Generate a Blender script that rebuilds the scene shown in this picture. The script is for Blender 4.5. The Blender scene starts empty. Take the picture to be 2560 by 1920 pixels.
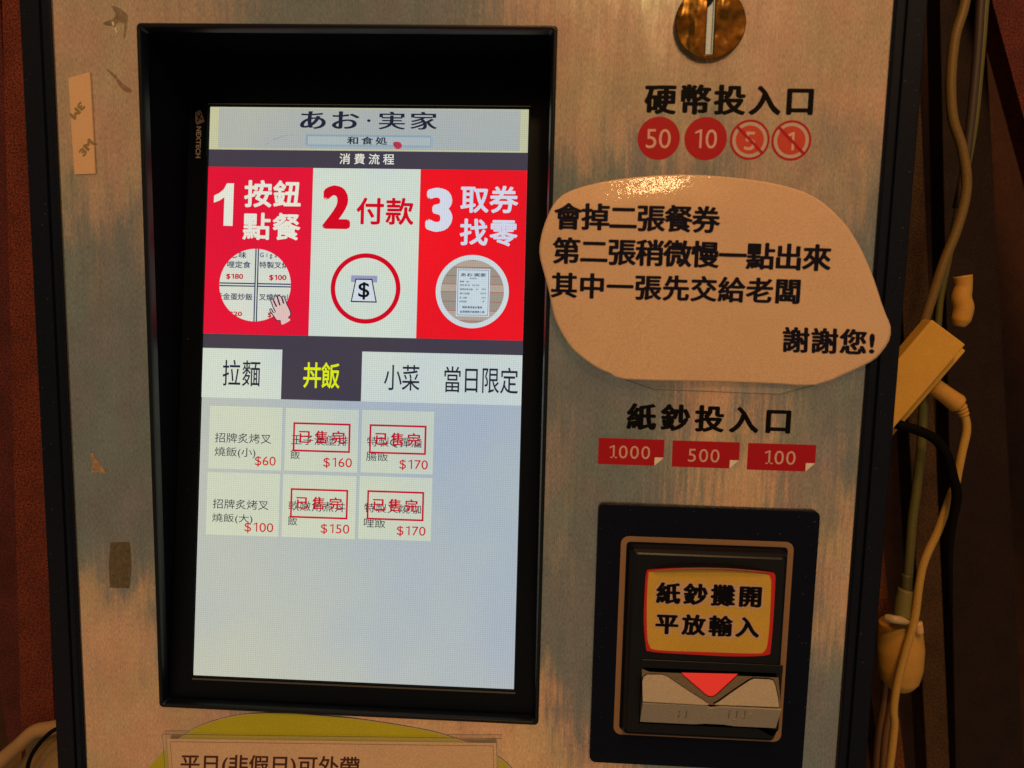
import bpy, bmesh, math, random
from mathutils import Vector, Matrix, Euler
random.seed(7)
sc = bpy.context.scene
COL = sc.collection
R = math.radians

# ------------------------------------------------------------------ camera
CAM_LOC = Vector((0.11206, -0.42107, 0.06185))
CAM_ROT = Euler((R(90 - 6.7274), R(-1.2611), R(2.8196)), 'XYZ')
cd = bpy.data.cameras.new('camera'); cam = bpy.data.objects.new('camera', cd); COL.objects.link(cam)
cam.location = CAM_LOC; cam.rotation_euler = CAM_ROT
cd.sensor_width = 36; cd.lens = 27.0; cd.clip_start = 0.01; cd.clip_end = 30
cd.dof.use_dof = True; cd.dof.focus_distance = 0.455; cd.dof.aperture_fstop = 5.0
sc.camera = cam
sc.view_settings.view_transform = 'Standard'; sc.view_settings.look = 'None'
sc.view_settings.exposure = 0; sc.view_settings.gamma = 1

# ------------------------------------------------------------------ ambient light of the dim room
w = bpy.data.worlds.new('World'); sc.world = w; w.use_nodes = True
w.node_tree.nodes['Background'].inputs[0].default_value = (0.95, 0.87, 0.60, 1)
w.node_tree.nodes['Background'].inputs[1].default_value = 0.135

AMBER = (1.0, 0.40, 0.11)
DEEP = (1.0, 0.30, 0.03)
def area(name, loc, target, sx, sy, power, col=AMBER, shape='RECTANGLE'):
    l = bpy.data.lights.new(name, 'AREA'); l.shape = shape; l.size = sx; l.size_y = sy; l.energy = power; l.color = col
    o = bpy.data.objects.new(name, l); COL.objects.link(o); o.location = loc
    o.rotation_euler = (Vector(target) - Vector(loc)).to_track_quat('-Z', 'Y').to_euler()
    return o
# the restaurant's warm overhead lamp, behind and above the photographer
area('ceiling_lamp', (0.20, -0.80, 1.30), (0.08, 0, 0.0), 0.25, 0.25, 5.4)
def patch_light(name, x0, x1, z0, z1, rad, shape='RECTANGLE', y=-1.5, col=DEEP):  # unseen lights added so their reflections draw the warm patches on the steel
    cx, cz = (x0 + x1) / 2, (z0 + z1) / 2
    a = area(name, (cx, y, cz), (cx, 0, cz), x1 - x0, z1 - z0, rad * math.pi * (x1 - x0) * (z1 - z0), col, shape)
    return a
patch_light('patch_light_upper_left', -1.60, -0.72, 0.24, 1.3, 0.35)
patch_light('patch_light_upper_right', 0.02, 1.45, 0.42, 1.5, 0.42)
patch_light('patch_light_low_left', -1.7, -0.70, -1.9, -0.80, 0.43)
patch_light('patch_light_low_middle', -0.66, 0.36, -1.9, -0.93, 0.45, 'ELLIPSE')
patch_light('patch_light_blob', 0.50, 0.64, -0.62, -0.10, 0.60, 'ELLIPSE')
patch_light('patch_light_right', 0.78, 1.15, -0.95, -0.28, 0.42, 'ELLIPSE')
patch_light('patch_light_small', 0.57, 0.72, 0.15, 0.42, 0.40, 'ELLIPSE')
patch_light('patch_light_tiny', 0.80, 0.88, 0.26, 0.44, 0.40, 'ELLIPSE')
patch_light('patch_light_narrow', 0.07, 0.14, -0.60, -0.24, 0.30, 'ELLIPSE')
area('spot_lamp', (0.30, -0.866, 0.785), (0.165, 0, 0.118), 0.20, 0.11, 2.9, (1.0, 0.66, 0.30))

# ------------------------------------------------------------------ helpers
CR = CAM_ROT.to_matrix()
F = 1920.0
def ray(x, y):                       # direction through a point of the 2560 x 1920 photograph
    return CR @ Vector(((x - 1280) / F, -(y - 960) / F, -1.0))
def hit(x, y, p0, n):
    d = ray(x, y); t = (Vector(p0) - CAM_LOC).dot(n) / d.dot(n)
    return CAM_LOC + d * t
def pp(x, y, h=0.0):                 # point on the machine front, h metres proud of it
    return hit(x, y, (0, -h, 0), Vector((0, 1, 0)))

class Plane:
    """A flat face: origin, right axis, up axis, outward axis."""
    def __init__(s, o, r, u):
        s.o = Vector(o); s.r = Vector(r).normalized(); s.u = Vector(u).normalized(); s.n = s.r.cross(s.u).normalized()
    def w(s, a, b, h=0.0): return s.o + s.r * a + s.u * b + s.n * h
    def loc(s, x, y, h=0.0):
        p = hit(x, y, s.o + s.n * h, s.n) - s.o
        return p.dot(s.r), p.dot(s.u)
FRONT = Plane((0, 0, 0), (1, 0, 0), (0, 0, 1))
SR = Euler((-0.12857, -0.00238, -0.00082), 'XYZ').to_matrix()
SCREEN = Plane((0, 0.03005, 0), SR @ Vector((1, 0, 0)), SR @ Vector((0, 0, 1)))
SW, SH = 0.1935, 0.344

def lin(c):
    return tuple(((v / 255) / 12.92 if v / 255 <= 0.04045 else ((v / 255 + 0.055) / 1.055) ** 2.4) for v in c) + (1,)

def mesh_obj(name, verts, faces, mat, parent=None, smooth=False, uvs=None):
    verts = [Vector(v) for v in verts]
    lo = Vector((min(v[i] for v in verts) for i in range(3))); hi = Vector((max(v[i] for v in verts) for i in range(3)))
    c = (lo + hi) / 2
    me = bpy.data.meshes.new(name); me.from_pydata([v - c for v in verts], [], faces); me.update()
    if smooth:
        for p in me.polygons: p.use_smooth = True
    if mat: me.materials.append(mat)
    o = bpy.data.objects.new(name, me); COL.objects.link(o)
    o.location = c
    if parent:
        o.parent = parent; pl = parent; off = Vector((0, 0, 0))
        while pl: off += pl.location; pl = pl.parent
        o.location = c - off
    return o

def empty(name, loc, label, cat, group=None):
    o = bpy.data.objects.new(name, None); COL.objects.link(o); o.location = loc; o.empty_display_size = 0.02
    o['label'] = label; o['category'] = cat
    if group: o['group'] = group
    return o
def tag(o, label, cat, group=None):
    o['label'] = label; o['category'] = cat
    if group: o['group'] = group
    return o

def from_curve(polys, thick=0.0, bevel=0.0, res=2):
    """filled 2D polygons (holes allowed) -> verts (x, y, z), faces; z from 0 to thick"""
    cu = bpy.data.curves.new('tmp', 'CURVE'); cu.dimensions = '2D'; cu.fill_mode = 'BOTH'
    for pts in polys:
        s = cu.splines.new('POLY'); s.points.add(len(pts) - 1); s.use_cyclic_u = True
        for q, p in zip(s.points, pts): q.co = (p[0], p[1], 0, 1)
    if thick:
        cu.extrude = max(thick / 2 - bevel, 1e-6); cu.bevel_depth = bevel; cu.bevel_resolution = res
        if bevel: cu.offset = -bevel
    o = bpy.data.objects.new('tmp', cu); COL.objects.link(o)
    me = bpy.data.meshes.new_from_object(o)
    vs = [v.co.copy() for v in me.vertices]; fs = [tuple(p.vertices) for p in me.polygons]
    bpy.data.objects.remove(o); bpy.data.curves.remove(cu); bpy.data.meshes.remove(me)
    if thick:
        m = min(v.z for v in vs)
        for v in vs: v.z -= m
    return vs, fs

def flat(name, polys, mat, parent, plane, h=0.0, thick=0.0, bevel=0.0, smooth=False):
    vs, fs = from_curve(polys, thick, bevel)
    return mesh_obj(name, [plane.w(v.x, v.y, h + v.z) for v in vs], fs, mat, parent, smooth)

def circle(cx, cy, r, n=56, ry=None): return [(cx + r * math.cos(a), cy + (ry or r) * math.sin(a)) for a in [2 * math.pi * k / n for k in range(n)]]
def rrect(x0, y0, x1, y1, r, n=6):
    out = []
    for cx, cy, a0 in ((x1 - r, y1 - r, 0), (x0 + r, y1 - r, 90), (x0 + r, y0 + r, 180), (x1 - r, y0 + r, 270)):
        for k in range(n + 1):
            a = R(a0 + 90 * k / n); out.append((cx + r * math.cos(a), cy + r * math.sin(a)))
    return out
def rect(x0, y0, x1, y1): return [(x0, y0), (x1, y0), (x1, y1), (x0, y1)]
def stroke(a, b, wd):
    a = Vector(a); b = Vector(b); d = (b - a).normalized(); n = Vector((-d.y, d.x)) * wd / 2
    return [tuple(a + n), tuple(a - n), tuple(b - n), tuple(b + n)]
def smooth_loop(pts, n=4):
    out = []; N = len(pts)
    for i in range(N):
        p0, p1, p2, p3 = [Vector(pts[(i + k - 1) % N]) for k in range(4)]
        for k in range(n):
            t = k / n
            out.append(tuple(0.5 * ((2 * p1) + (-p0 + p2) * t + (2 * p0 - 5 * p1 + 4 * p2 - p3) * t * t + (-p0 + 3 * p1 - 3 * p2 + p3) * t ** 3)))
    return out

def tube(name, pts, r, mat, parent=None, n=10, sub=6):
    P = [Vector(p) for p in pts]; path = []
    rr = r if isinstance(r, (list, tuple)) else [r] * len(P); rad = []
    for i in range(len(P) - 1):
        p0 = P[max(i - 1, 0)]; p1 = P[i]; p2 = P[i + 1]; p3 = P[min(i + 2, len(P) - 1)]
        for k in range(sub):
            t = k / sub
            path.append(0.5 * ((2 * p1) + (-p0 + p2) * t + (2 * p0 - 5 * p1 + 4 * p2 - p3) * t * t + (-p0 + 3 * p1 - 3 * p2 + p3) * t ** 3))
            rad.append(rr[i] * (1 - t) + rr[i + 1] * t)
    path.append(P[-1]); rad.append(rr[-1])
    vs = []; fs = []; ref = Vector((0, 1, 0.1)).normalized()
    for i, p in enumerate(path):
        d = (path[min(i + 1, len(path) - 1)] - path[max(i - 1, 0)]).normalized()
        a = d.cross(ref).normalized(); b = d.cross(a).normalized()
        for k in range(n):
            th = 2 * math.pi * k / n; vs.append(p + (a * math.cos(th) + b * math.sin(th)) * rad[i])
    for i in range(len(path) - 1):
        for k in range(n):
            k2 = (k + 1) % n; fs.append((i * n + k, i * n + k2, (i + 1) * n + k2, (i + 1) * n + k))
    fs.append(tuple(range(n))[::-1]); fs.append(tuple((len(path) - 1) * n + k for k in range(n)))
    return mesh_obj(name, vs, fs, mat, parent, True)

def box_pts(x0, x1, y0, y1, z0, z1):
    v = [(x, y, z) for x in (x0, x1) for y in (y0, y1) for z in (z0, z1)]
    f = [(0, 1, 3, 2), (4, 6, 7, 5), (0, 4, 5, 1), (2, 3, 7, 6), (0, 2, 6, 4), (1, 5, 7, 3)]
    return v, f
def box(name, x0, x1, y0, y1, z0, z1, mat, parent=None, bev=0.0):
    bm = bmesh.new(); v, f = box_pts(x0, x1, y0, y1, z0, z1)
    bv = [bm.verts.new(p) for p in v]
    for q in f: bm.faces.new([bv[i] for i in q])
    bmesh.ops.recalc_face_normals(bm, faces=bm.faces)
    if bev: bmesh.ops.bevel(bm, geom=bm.edges[:], offset=bev, segments=3, affect='EDGES', profile=0.6)
    bm.verts.ensure_lookup_table()
    vs = [x.co.copy() for x in bm.verts]; fs = [tuple(y.index for y in p.verts) for p in bm.faces]; bm.free()
    return mesh_obj(name, vs, fs, mat, parent)

# ------------------------------------------------------------------ lettering
_g = {}
def _raw(s):
    cu = bpy.data.curves.new('t', 'FONT'); cu.body = s; cu.resolution_u = 4
    o = bpy.data.objects.new('t', cu); COL.objects.link(o)
    me = bpy.data.meshes.new_from_object(o)
    vs = [(v.co.x, v.co.y) for v in me.vertices]; fs = [tuple(p.vertices) for p in me.polygons]
    bpy.data.objects.remove(o); bpy.data.curves.remove(cu); bpy.data.meshes.remove(me)
    return vs, fs
def glyph(c):
    if c in _g: return _g[c]
    if c == ' ': _g[c] = ([], [], 0.4); return _g[c]
    if c in '1l' and c == '1':           # a one with a flag, cap height as the other digits
        vs = [(0.30, 0), (0.385, 0), (0.385, 0.70), (0.32, 0.70), (0.30, 0.60), (0.12, 0.53), (0.12, 0.605)]
        fs = [(0, 1, 2, 3, 4), (4, 3, 6, 5)]
        k = max(v[1] for v in _raw('0')[0]); k2 = k / 0.70
        _g[c] = ([(x * k2, y * k2) for x, y in vs], fs, None)
        _g[c] = (_g[c][0], fs, glyph('0')[2]); return _g[c]
    vs, fs = _raw(c)
    adv = max(v[0] for v in _raw(c + '田')[0]) - max(v[0] for v in _raw('田')[0])
    _g[c] = (vs, fs, adv); return _g[c]

def text_mesh(s, space=0.0, bold=0.0, boldy=None, serif=False):
    vs = []; fs = []; x = 0.0
    for c in s:
        v, f, a = glyph(c); b = len(vs)
        vs += [(p[0] + x, p[1]) for p in v]; fs += [tuple(i + b for i in q) for q in f]
        if c == '1' and serif:
            k = max(p[1] for p in v); b = len(vs)
            vs += [(x + 0.17 * k / 0.7, 0), (x + 0.52 * k / 0.7, 0), (x + 0.52 * k / 0.7, 0.06), (x + 0.17 * k / 0.7, 0.06)]; fs.append((b, b + 1, b + 2, b + 3))
        x += a + space
    out = [(p[0], p[1], 0.0) for p in vs]; of = list(fs)
    if bold:
        by = bold if boldy is None else boldy
        for k in range(8):
            a = 2 * math.pi * k / 8; b = len(out)
            out += [(p[0] + bold * math.cos(a), p[1] + by * math.sin(a), (k + 1.0)) for p in vs]
            of += [tuple(i + b for i in q) for q in fs]
    return out, of

def fit_space(s, ratio, glyph_aspect):
    v, _ = text_mesh(s); xs = [p[0] for p in v]; ys = [p[1] for p in v]
    wd = max(xs) - min(xs); ht = max(ys) - min(ys); n = max(len(s) - 1, 1)
    return (ratio * ht / glyph_aspect - wd) / n

def lettering(s, plane, x0, y0, x1, y1, h, mat, parent, bold=0.0, boldy=None, aspect=None, name='lettering', quad=None, serif=False, bumpf=None, rot=0):
    """ink box of the line: photo box x0..x1, y0..y1 (turned into the real, upright size on the plane),
    or quad = (top left, top right, bottom left) on the plane"""
    if quad is None:
        cx, cy = (x0 + x1) / 2, (y0 + y1) / 2
        c = Vector(plane.loc(cx, cy, h)); e = 0.001
        def proj(a, b):
            p = CR.transposed() @ (plane.w(a, b, h) - CAM_LOC); return Vector((1280 + F * p.x / -p.z, 960 - F * p.y / -p.z))
        q0 = proj(*c); qr = (proj(c.x + e, c.y) - q0) / e; qu = (proj(c.x, c.y + e) - q0) / e
        if rot: qr, qu = -qu, qr
        W_, H_ = x1 - x0, y1 - y0
        if rot: a, b, cc, d = abs(qr.x), abs(qu.x), abs(qr.y), abs(qu.y)
        else: a, b, cc, d = abs(qr.x), abs(qu.x), abs(qr.y), abs(qu.y)
        det = a * d - b * cc
        wd = (W_ * d - b * H_) / det; ht = (a * H_ - cc * W_) / det
        ux, uy = Vector((1, 0)), Vector((0, 1))
        if rot: ux, uy = Vector((0, -1)), Vector((1, 0)); 
        TL = c - ux * wd / 2 + uy * ht / 2; TR = c + ux * wd / 2 + uy * ht / 2; BL = c - ux * wd / 2 - uy * ht / 2
    else:
        TL, TR, BL = [Vector(q) for q in quad]
        wd = (TR - TL).length; ht = (TL - BL).length
    sp = fit_space(s, wd / ht, aspect) if aspect else 0.0
    v, f = text_mesh(s, sp, bold, boldy, serif)
    xs = [p[0] for p in v]; ys = [p[1] for p in v]; mx, Mx, my, My = min(xs), max(xs), min(ys), max(ys)
    ex = (TR - TL) / (Mx - mx); ey = (TL - BL) / (My - my)
    vs = []
    for p in v:
        q = BL + ex * (p[0] - mx) + ey * (p[1] - my)
        hh = h + p[2] * 2e-6 + (bumpf(q.x, q.y) if bumpf else 0)
        vs.append(plane.w(q.x, q.y, hh))
    return mesh_obj(name, vs, f, mat, parent)

# ------------------------------------------------------------------ materials
def new_mat(name):
    m = bpy.data.materials.new(name); m.use_nodes = True; nt = m.node_tree
    return m, nt, nt.nodes['Principled BSDF']
def N(nt, t, **kw):
    n = nt.nodes.new(t)
    for k, v in kw.items():
        if k.startswith('i_'): n.inputs[k[2:]].default_value = v
        elif k.startswith('n'): n.inputs[int(k[1:])].default_value = v
        else: setattr(n, k, v)
    return n
def pos_scaled(nt, s):
    g = N(nt, 'ShaderNodeNewGeometry'); m = N(nt, 'ShaderNodeVectorMath', operation='MULTIPLY'); m.inputs[1].default_value = s
    nt.links.new(g.outputs['Position'], m.inputs[0]); return m.outputs[0]
def noise(nt, s, detail=3, rough=0.6):
    n = N(nt, 'ShaderNodeTexNoise'); n.inputs['Scale'].default_value = 1; n.inputs['Detail'].default_value = detail; n.inputs['Roughness'].default_value = rough
    nt.links.new(pos_scaled(nt, s), n.inputs['Vector']); return n.outputs['Fac']
def remap(nt, src, a, b, c, d):
    m = N(nt, 'ShaderNodeMapRange'); m.inputs[1].default_value = a; m.inputs[2].default_value = b; m.inputs[3].default_value = c; m.inputs[4].default_value = d
    nt.links.new(src, m.inputs[0]); return m.outputs[0]
def mulcol(nt, col, fac):
    m = N(nt, 'ShaderNodeVectorMath', operation='SCALE')
    if isinstance(col, tuple): m.inputs[0].default_value = col[:3]
    else: nt.links.new(col, m.inputs[0])
    nt.links.new(fac, m.inputs[3]); return m.outputs[0]
def plain(name, col, rough=0.6, metal=0.0, spec=0.5, grain=0.14, gscale=1300, bump=0.0, bscale=600, coat=0.0, dirt=0.0):
    m, nt, b = new_mat(name)
    n = noise(nt, (gscale,) * 3, 2); out = mulcol(nt, tuple(col) + (1,) if len(col) == 3 else col, remap(nt, n, 0.3, 0.7, 1 - grain, 1 + grain))
    if dirt:
        d = noise(nt, (40, 40, 40), 5, 0.65); out = mulcol(nt, out, remap(nt, d, 0.35, 0.65, 1 - dirt, 1 + dirt * 0.4))
    nt.links.new(out, b.inputs['Base Color'])
    b.inputs['Roughness'].default_value = rough; b.inputs['Metallic'].default_value = metal; b.inputs['Specular IOR Level'].default_value = spec
    if coat: b.inputs['Coat Weight'].default_value = coat; b.inputs['Coat Roughness'].default_value = 0.12
    if bump:
        bp = N(nt, 'ShaderNodeBump'); bp.inputs['Distance'].default_value = 0.0004; bp.inputs['Strength'].default_value = bump
        nt.links.new(noise(nt, (bscale,) * 3, 4), bp.inputs['Height']); nt.links.new(bp.outputs[0], b.inputs['Normal'])
    return m

# brushed steel: vertical brush lines tilt the reflection, mostly up and down
def make_steel():
    m, nt, b = new_mat('brushed_steel')
    g = noise(nt, (1500, 1500, 420), 2); s1 = noise(nt, (520, 1, 26), 4, 0.7); bl = noise(nt, (14, 1, 9), 3)
    c = mulcol(nt, (0.60, 0.585, 0.55, 1), remap(nt, g, 0.3, 0.7, 0.78, 1.22))
    c = mulcol(nt, c, remap(nt, s1, 0.3, 0.7, 0.94, 1.06)); c = mulcol(nt, c, remap(nt, bl, 0.3, 0.7, 0.95, 1.05))
    cm_ = N(nt, 'ShaderNodeMix', data_type='RGBA'); cm_.inputs[6].default_value = (1.06, 0.97, 0.99, 1); cm_.inputs[7].default_value = (0.95, 1.03, 0.98, 1)
    nt.links.new(remap(nt, noise(nt, (34, 34, 22), 3), 0.38, 0.62, 0, 1), cm_.inputs[0])
    cv = N(nt, 'ShaderNodeVectorMath', operation='MULTIPLY'); nt.links.new(c, cv.inputs[0]); nt.links.new(cm_.outputs[2], cv.inputs[1]); c = cv.outputs[0]
    sm = remap(nt, noise(nt, (55, 55, 38), 5, 0.7), 0.42, 0.60, 0.93, 1.03); c = mulcol(nt, c, sm)     # wiped smudges
    nt.links.new(c, b.inputs['Base Color'])
    b.inputs['Metallic'].default_value = 0.86; b.inputs['Roughness'].default_value = 0.16; b.inputs['Specular IOR Level'].default_value = 0.4
    gm = N(nt, 'ShaderNodeNewGeometry')
    nz1 = remap(nt, noise(nt, (230, 1, 20), 5, 0.72), 0, 1, -0.075, 0.075); nz2 = remap(nt, noise(nt, (26, 1, 11), 3), 0, 1, -0.13, 0.13)
    za = N(nt, 'ShaderNodeMath', operation='ADD'); nt.links.new(nz1, za.inputs[0]); nt.links.new(nz2, za.inputs[1]); nz = za.outputs[0]
    nx = remap(nt, noise(nt, (430, 1, 30), 3, 0.6), 0, 1, -0.05, 0.05)
    lo = remap(nt, noise(nt, (9, 1, 6), 2), 0, 1, -0.05, 0.05)
    a = N(nt, 'ShaderNodeMath', operation='ADD'); nt.links.new(nx, a.inputs[0]); nt.links.new(lo, a.inputs[1])
    cx = N(nt, 'ShaderNodeCombineXYZ'); nt.links.new(a.outputs[0], cx.inputs[0]); nt.links.new(nz, cx.inputs[2])
    ad = N(nt, 'ShaderNodeVectorMath', operation='ADD'); nt.links.new(gm.outputs['Normal'], ad.inputs[0]); nt.links.new(cx.outputs[0], ad.inputs[1])
    no = N(nt, 'ShaderNodeVectorMath', operation='NORMALIZE'); nt.links.new(ad.outputs[0], no.inputs[0]); nt.links.new(no.outputs[0], b.inputs['Normal'])
    return m
STEEL = make_steel()

def lcd(name, col, k=1.0, weave=0.11, tint=0.35):
    """a patch of the backlit display with its fine pixel weave"""
    m, nt, b = new_mat(name); nt.nodes.remove(b)
    wv = []
    for axis, sc_, ph in (('X', 1150, 0.6), ('Z', 1330, 0.0)):
        t = N(nt, 'ShaderNodeTexWave', wave_type='BANDS', bands_direction='X'); t.inputs['Scale'].default_value = 1.0
        t.inputs['Distortion'].default_value = 1.4; t.inputs['Detail'].default_value = 1; t.inputs['Detail Scale'].default_value = 0.15
        sv = (sc_, 40, 22) if axis == 'X' else (0, 0, 0)
        if axis == 'X': nt.links.new(pos_scaled(nt, (sc_ / 5.0, 0, 12)), t.inputs['Vector'])
        else:
            g = N(nt, 'ShaderNodeNewGeometry'); sx = N(nt, 'ShaderNodeSeparateXYZ'); nt.links.new(g.outputs['Position'], sx.inputs[0])
            mm = N(nt, 'ShaderNodeMath', operation='MULTIPLY'); mm.inputs[1].default_value = sc_ / 5.0; nt.links.new(sx.outputs[2], mm.inputs[0])
            m2 = N(nt, 'ShaderNodeMath', operation='MULTIPLY'); m2.inputs[1].default_value = 10; nt.links.new(sx.outputs[0], m2.inputs[0])
            cc = N(nt, 'ShaderNodeCombineXYZ'); nt.links.new(mm.outputs[0], cc.inputs[0]); nt.links.new(m2.outputs[0], cc.inputs[1]); nt.links.new(cc.outputs[0], t.inputs['Vector'])
        wv.append(t.outputs['Fac'])
    ad = N(nt, 'ShaderNodeMath', operation='ADD'); nt.links.new(wv[0], ad.inputs[0]); nt.links.new(wv[1], ad.inputs[1])
    out = mulcol(nt, lin(col), remap(nt, ad.outputs[0], 0, 2, (1 - weave) * k, (1 + weave) * k))
    gr = noise(nt, (1300, 1300, 1300), 2); out = mulcol(nt, out, remap(nt, gr, 0.3, 0.7, 0.95, 1.05))
    # slow uneven tint of the cheap panel seen at an angle
    mx = N(nt, 'ShaderNodeMix', data_type='RGBA'); mx.inputs[6].default_value = (0.93, 0.95, 1.03, 1); mx.inputs[7].default_value = (1.05, 1.04, 0.97, 1)
    nt.links.new(remap(nt, noise(nt, (11, 11, 9), 2), 0.35, 0.65, 0, 1), mx.inputs[0])
    v = N(nt, 'ShaderNodeVectorMath', operation='MULTIPLY'); nt.links.new(out, v.inputs[0]); nt.links.new(mx.outputs[2], v.inputs[1])
    # twisted-nematic panel: colours warm and lift when seen obliquely
    gi = N(nt, 'ShaderNodeNewGeometry'); dt = N(nt, 'ShaderNodeVectorMath', operation='DOT_PRODUCT')
    nt.links.new(gi.outputs['Incoming'], dt.inputs[0]); nt.links.new(gi.outputs['Normal'], dt.inputs[1])
    ab = N(nt, 'ShaderNodeMath', operation='ABSOLUTE'); nt.links.new(dt.outputs['Value'], ab.inputs[0])
    tw = N(nt, 'ShaderNodeMix', data_type='RGBA'); tw.inputs[6].default_value = (1, 1, 1, 1); tw.inputs[7].default_value = (1.42, 1.20, 0.80, 1)
    nt.links.new(remap(nt, ab.outputs[0], 0.985, 0.83, 0, tint), tw.inputs[0])
    v2 = N(nt, 'ShaderNodeVectorMath', operation='MULTIPLY'); nt.links.new(v.outputs[0], v2.inputs[0]); nt.links.new(tw.outputs[2], v2.inputs[1]); v = v2
    e = N(nt, 'ShaderNodeEmission'); nt.links.new(v.outputs[0], e.inputs[0]); nt.links.new(e.outputs[0], nt.nodes['Material Output'].inputs[0])
    return m

M = {}
M['print'] = plain('black_print', (0.004, 0.004, 0.006), 0.6, spec=0.10)
M['bubble_ink'] = plain('bubble_ink', (0.006, 0.006, 0.022), 0.5, spec=0.15)
M['plastic'] = plain('black_plastic', (0.003, 0.006, 0.020), 0.5, spec=0.12, grain=0.4, bump=0.15, bscale=900)
M['plastic_gloss'] = plain('black_gloss_plastic', (0.002, 0.004, 0.010), 0.36, spec=0.35, grain=0.3)
M['glass'] = plain('monitor_glass', (0.004, 0.006, 0.012), 0.30, spec=0.15, grain=0.4)
M['trim'] = plain('black_trim', (0.003, 0.006, 0.018), 0.45, spec=0.2, grain=0.5, bump=0.2)
M['inside'] = plain('recess_black', (0.002, 0.003, 0.006), 0.85, spec=0.02)
M['red'] = plain('red_print', (0.50, 0.006, 0.018), 0.5, spec=0.3, grain=0.06)
M['red_light'] = plain('light_red_print', (0.66, 0.075, 0.05), 0.5, spec=0.3)
M['pale'] = plain('pale_print', (0.62, 0.50, 0.46), 0.5, spec=0.3)
M['digit'] = plain('badge_digits', (0.80, 0.50, 0.46), 0.5, spec=0.3)
M['fold'] = plain('fold_print', (0.95, 0.90, 0.80), 0.5, spec=0.3)

# ------------------------------------------------------------------ the ticket machine
L_, R_ = -0.1600, 0.2831
OX0, OX1, OZ1, OZ0 = -0.1123, 0.1118, 0.2006, -0.1860
TOP, BOT = 0.40, -0.36
machine = empty('ticket_machine', (0.06, 0.10, BOT), 'brushed steel meal ticket machine with a lit order screen, coin slot and banknote acceptor', 'ticket machine')
flat('front_panel', [rect(L_, BOT, R_, TOP), rect(OX0, OZ0, OX1, OZ1)], STEEL, machine, FRONT, -0.002, 0.002)
# black edge trims and body
def trim(name, x0, x1, groove):
    d = 0.0012 if groove > 0 else -0.0012
    prof = [(x0, 0.03), (x0, -0.0015), (x0 + 0.0008, -0.0025), (groove - 0.0010, -0.0025), (groove - 0.0004, -0.0010), (groove + 0.0004, -0.0010), (groove + 0.0010, -0.0028), (x1 - 0.0010, -0.0028), (x1, -0.0016), (x1, 0.03)]
    vs = [(p[0], p[1], z) for z in (BOT, TOP) for p in prof]; n = len(prof)
    fs = [(i, i + 1, n + i + 1, n + i) for i in range(n - 1)] + [tuple(range(n))[::-1], tuple(range(n, 2 * n))]
    return mesh_obj(name, vs, fs, M['trim'], machine)
trim('edge_trim', R_ + 0.0002, R_ + 0.0162, R_ + 0.0052)
trim('edge_trim', L_ - 0.0166, L_ - 0.0002, L_ - 0.0045)
box('cabinet_body', L_ - 0.012, R_ + 0.012, 0.078, 0.34, BOT, TOP, M['trim'], machine)
flat('cabinet_frame', [rect(L_ - 0.0121, BOT, R_ + 0.0121, TOP), rect(-0.157, -0.215, 0.150, 0.285)], M['trim'], machine, FRONT, -0.0775, 0.0465)
# rounded frame of the opening: lofted ring
def ring_loft(name, x0, z0, x1, z1, prof, rad, mat, parent):
    """prof: list of (inset, y) from outside to inside"""
    loops = []
    for ins, y in prof:
        loops.append([(p[0], y, p[1]) for p in rrect(x0 + ins, z0 + ins, x1 - ins, z1 - ins, max(rad - ins * 0.3, 0.0008), 4)])
    n = len(loops[0]); vs = [v for l in loops for v in l]; fs = []
    for i in range(len(loops) - 1):
        for k in range(n):
            k2 = (k + 1) % n; fs.append((i * n + k, i * n + k2, (i + 1) * n + k2, (i + 1) * n + k))
    o = mesh_obj(name, vs, fs, mat, parent, True); return o
ring_loft('opening_frame', OX0 - 0.0004, OZ0 - 0.0004, OX1 + 0.0004, OZ1 + 0.0004,
          [(0, 0.001), (0, -0.0014), (0.0004, -0.0020), (0.0012, -0.0022), (0.0018, -0.0020), (0.0023, -0.0012), (0.0027, 0.0008), (0.0030, 0.004)], 0.0024, M['plastic_gloss'], machine)
ring_loft('recess_wall', OX0 - 0.0004, OZ0 - 0.0004, OX1 + 0.0004, OZ1 + 0.0004, [(0.0030, 0.0041), (0.0031, 0.070)], 0.0024, M['inside'], machine)
# tilted monitor behind the opening
def srect(name, a0, b0, a1, b1, h, mat, parent, thick=0.0, bevel=0.0): return flat(name, [rect(a0, b0, a1, b1)], mat, parent, SCREEN, h, thick, bevel)
flat('monitor_bezel', [rect(-0.150, -0.190, 0.135, 0.245), rect(-SW / 2 - 0.0004, -SH / 2 - 0.0004, SW / 2 + 0.0004, SH / 2 + 0.0004)], M['glass'], machine, SCREEN, -0.004, 0.0046, 0.0003)
edge = plain('screen_edge_metal', (0.30, 0.36, 0.38), 0.35, metal=0.7)
flat('screen_edge_strip', [rect(-SW / 2 - 0.0013, SH / 2 + 0.0013, SW / 2 + 0.0010, SH / 2 + 0.0018)], edge, machine, SCREEN, 0.0007, 0.0002)
flat('screen_edge_strip', [rect(-SW / 2 - 0.0012, SH / 2 - 0.030, -SW / 2 - 0.0009, SH / 2 + 0.0008)], plain('screen_edge_teal', (0.02, 0.10, 0.10), 0.3, metal=0.5), machine, SCREEN, 0.0007, 0.0002)
flat('screen_edge_strip', [rect(-SW / 2, -SH / 2 - 0.0022, SW / 2 + 0.0010, -SH / 2 - 0.0013)], plain('screen_edge_dull', (0.10, 0.10, 0.09), 0.4), machine, SCREEN, 0.0007, 0.0002)
scr = srect('screen', -SW / 2, -SH / 2, SW / 2, SH / 2, -0.0005, lcd('lcd_ground', (167, 179, 190), tint=1.0), machine)

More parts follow.
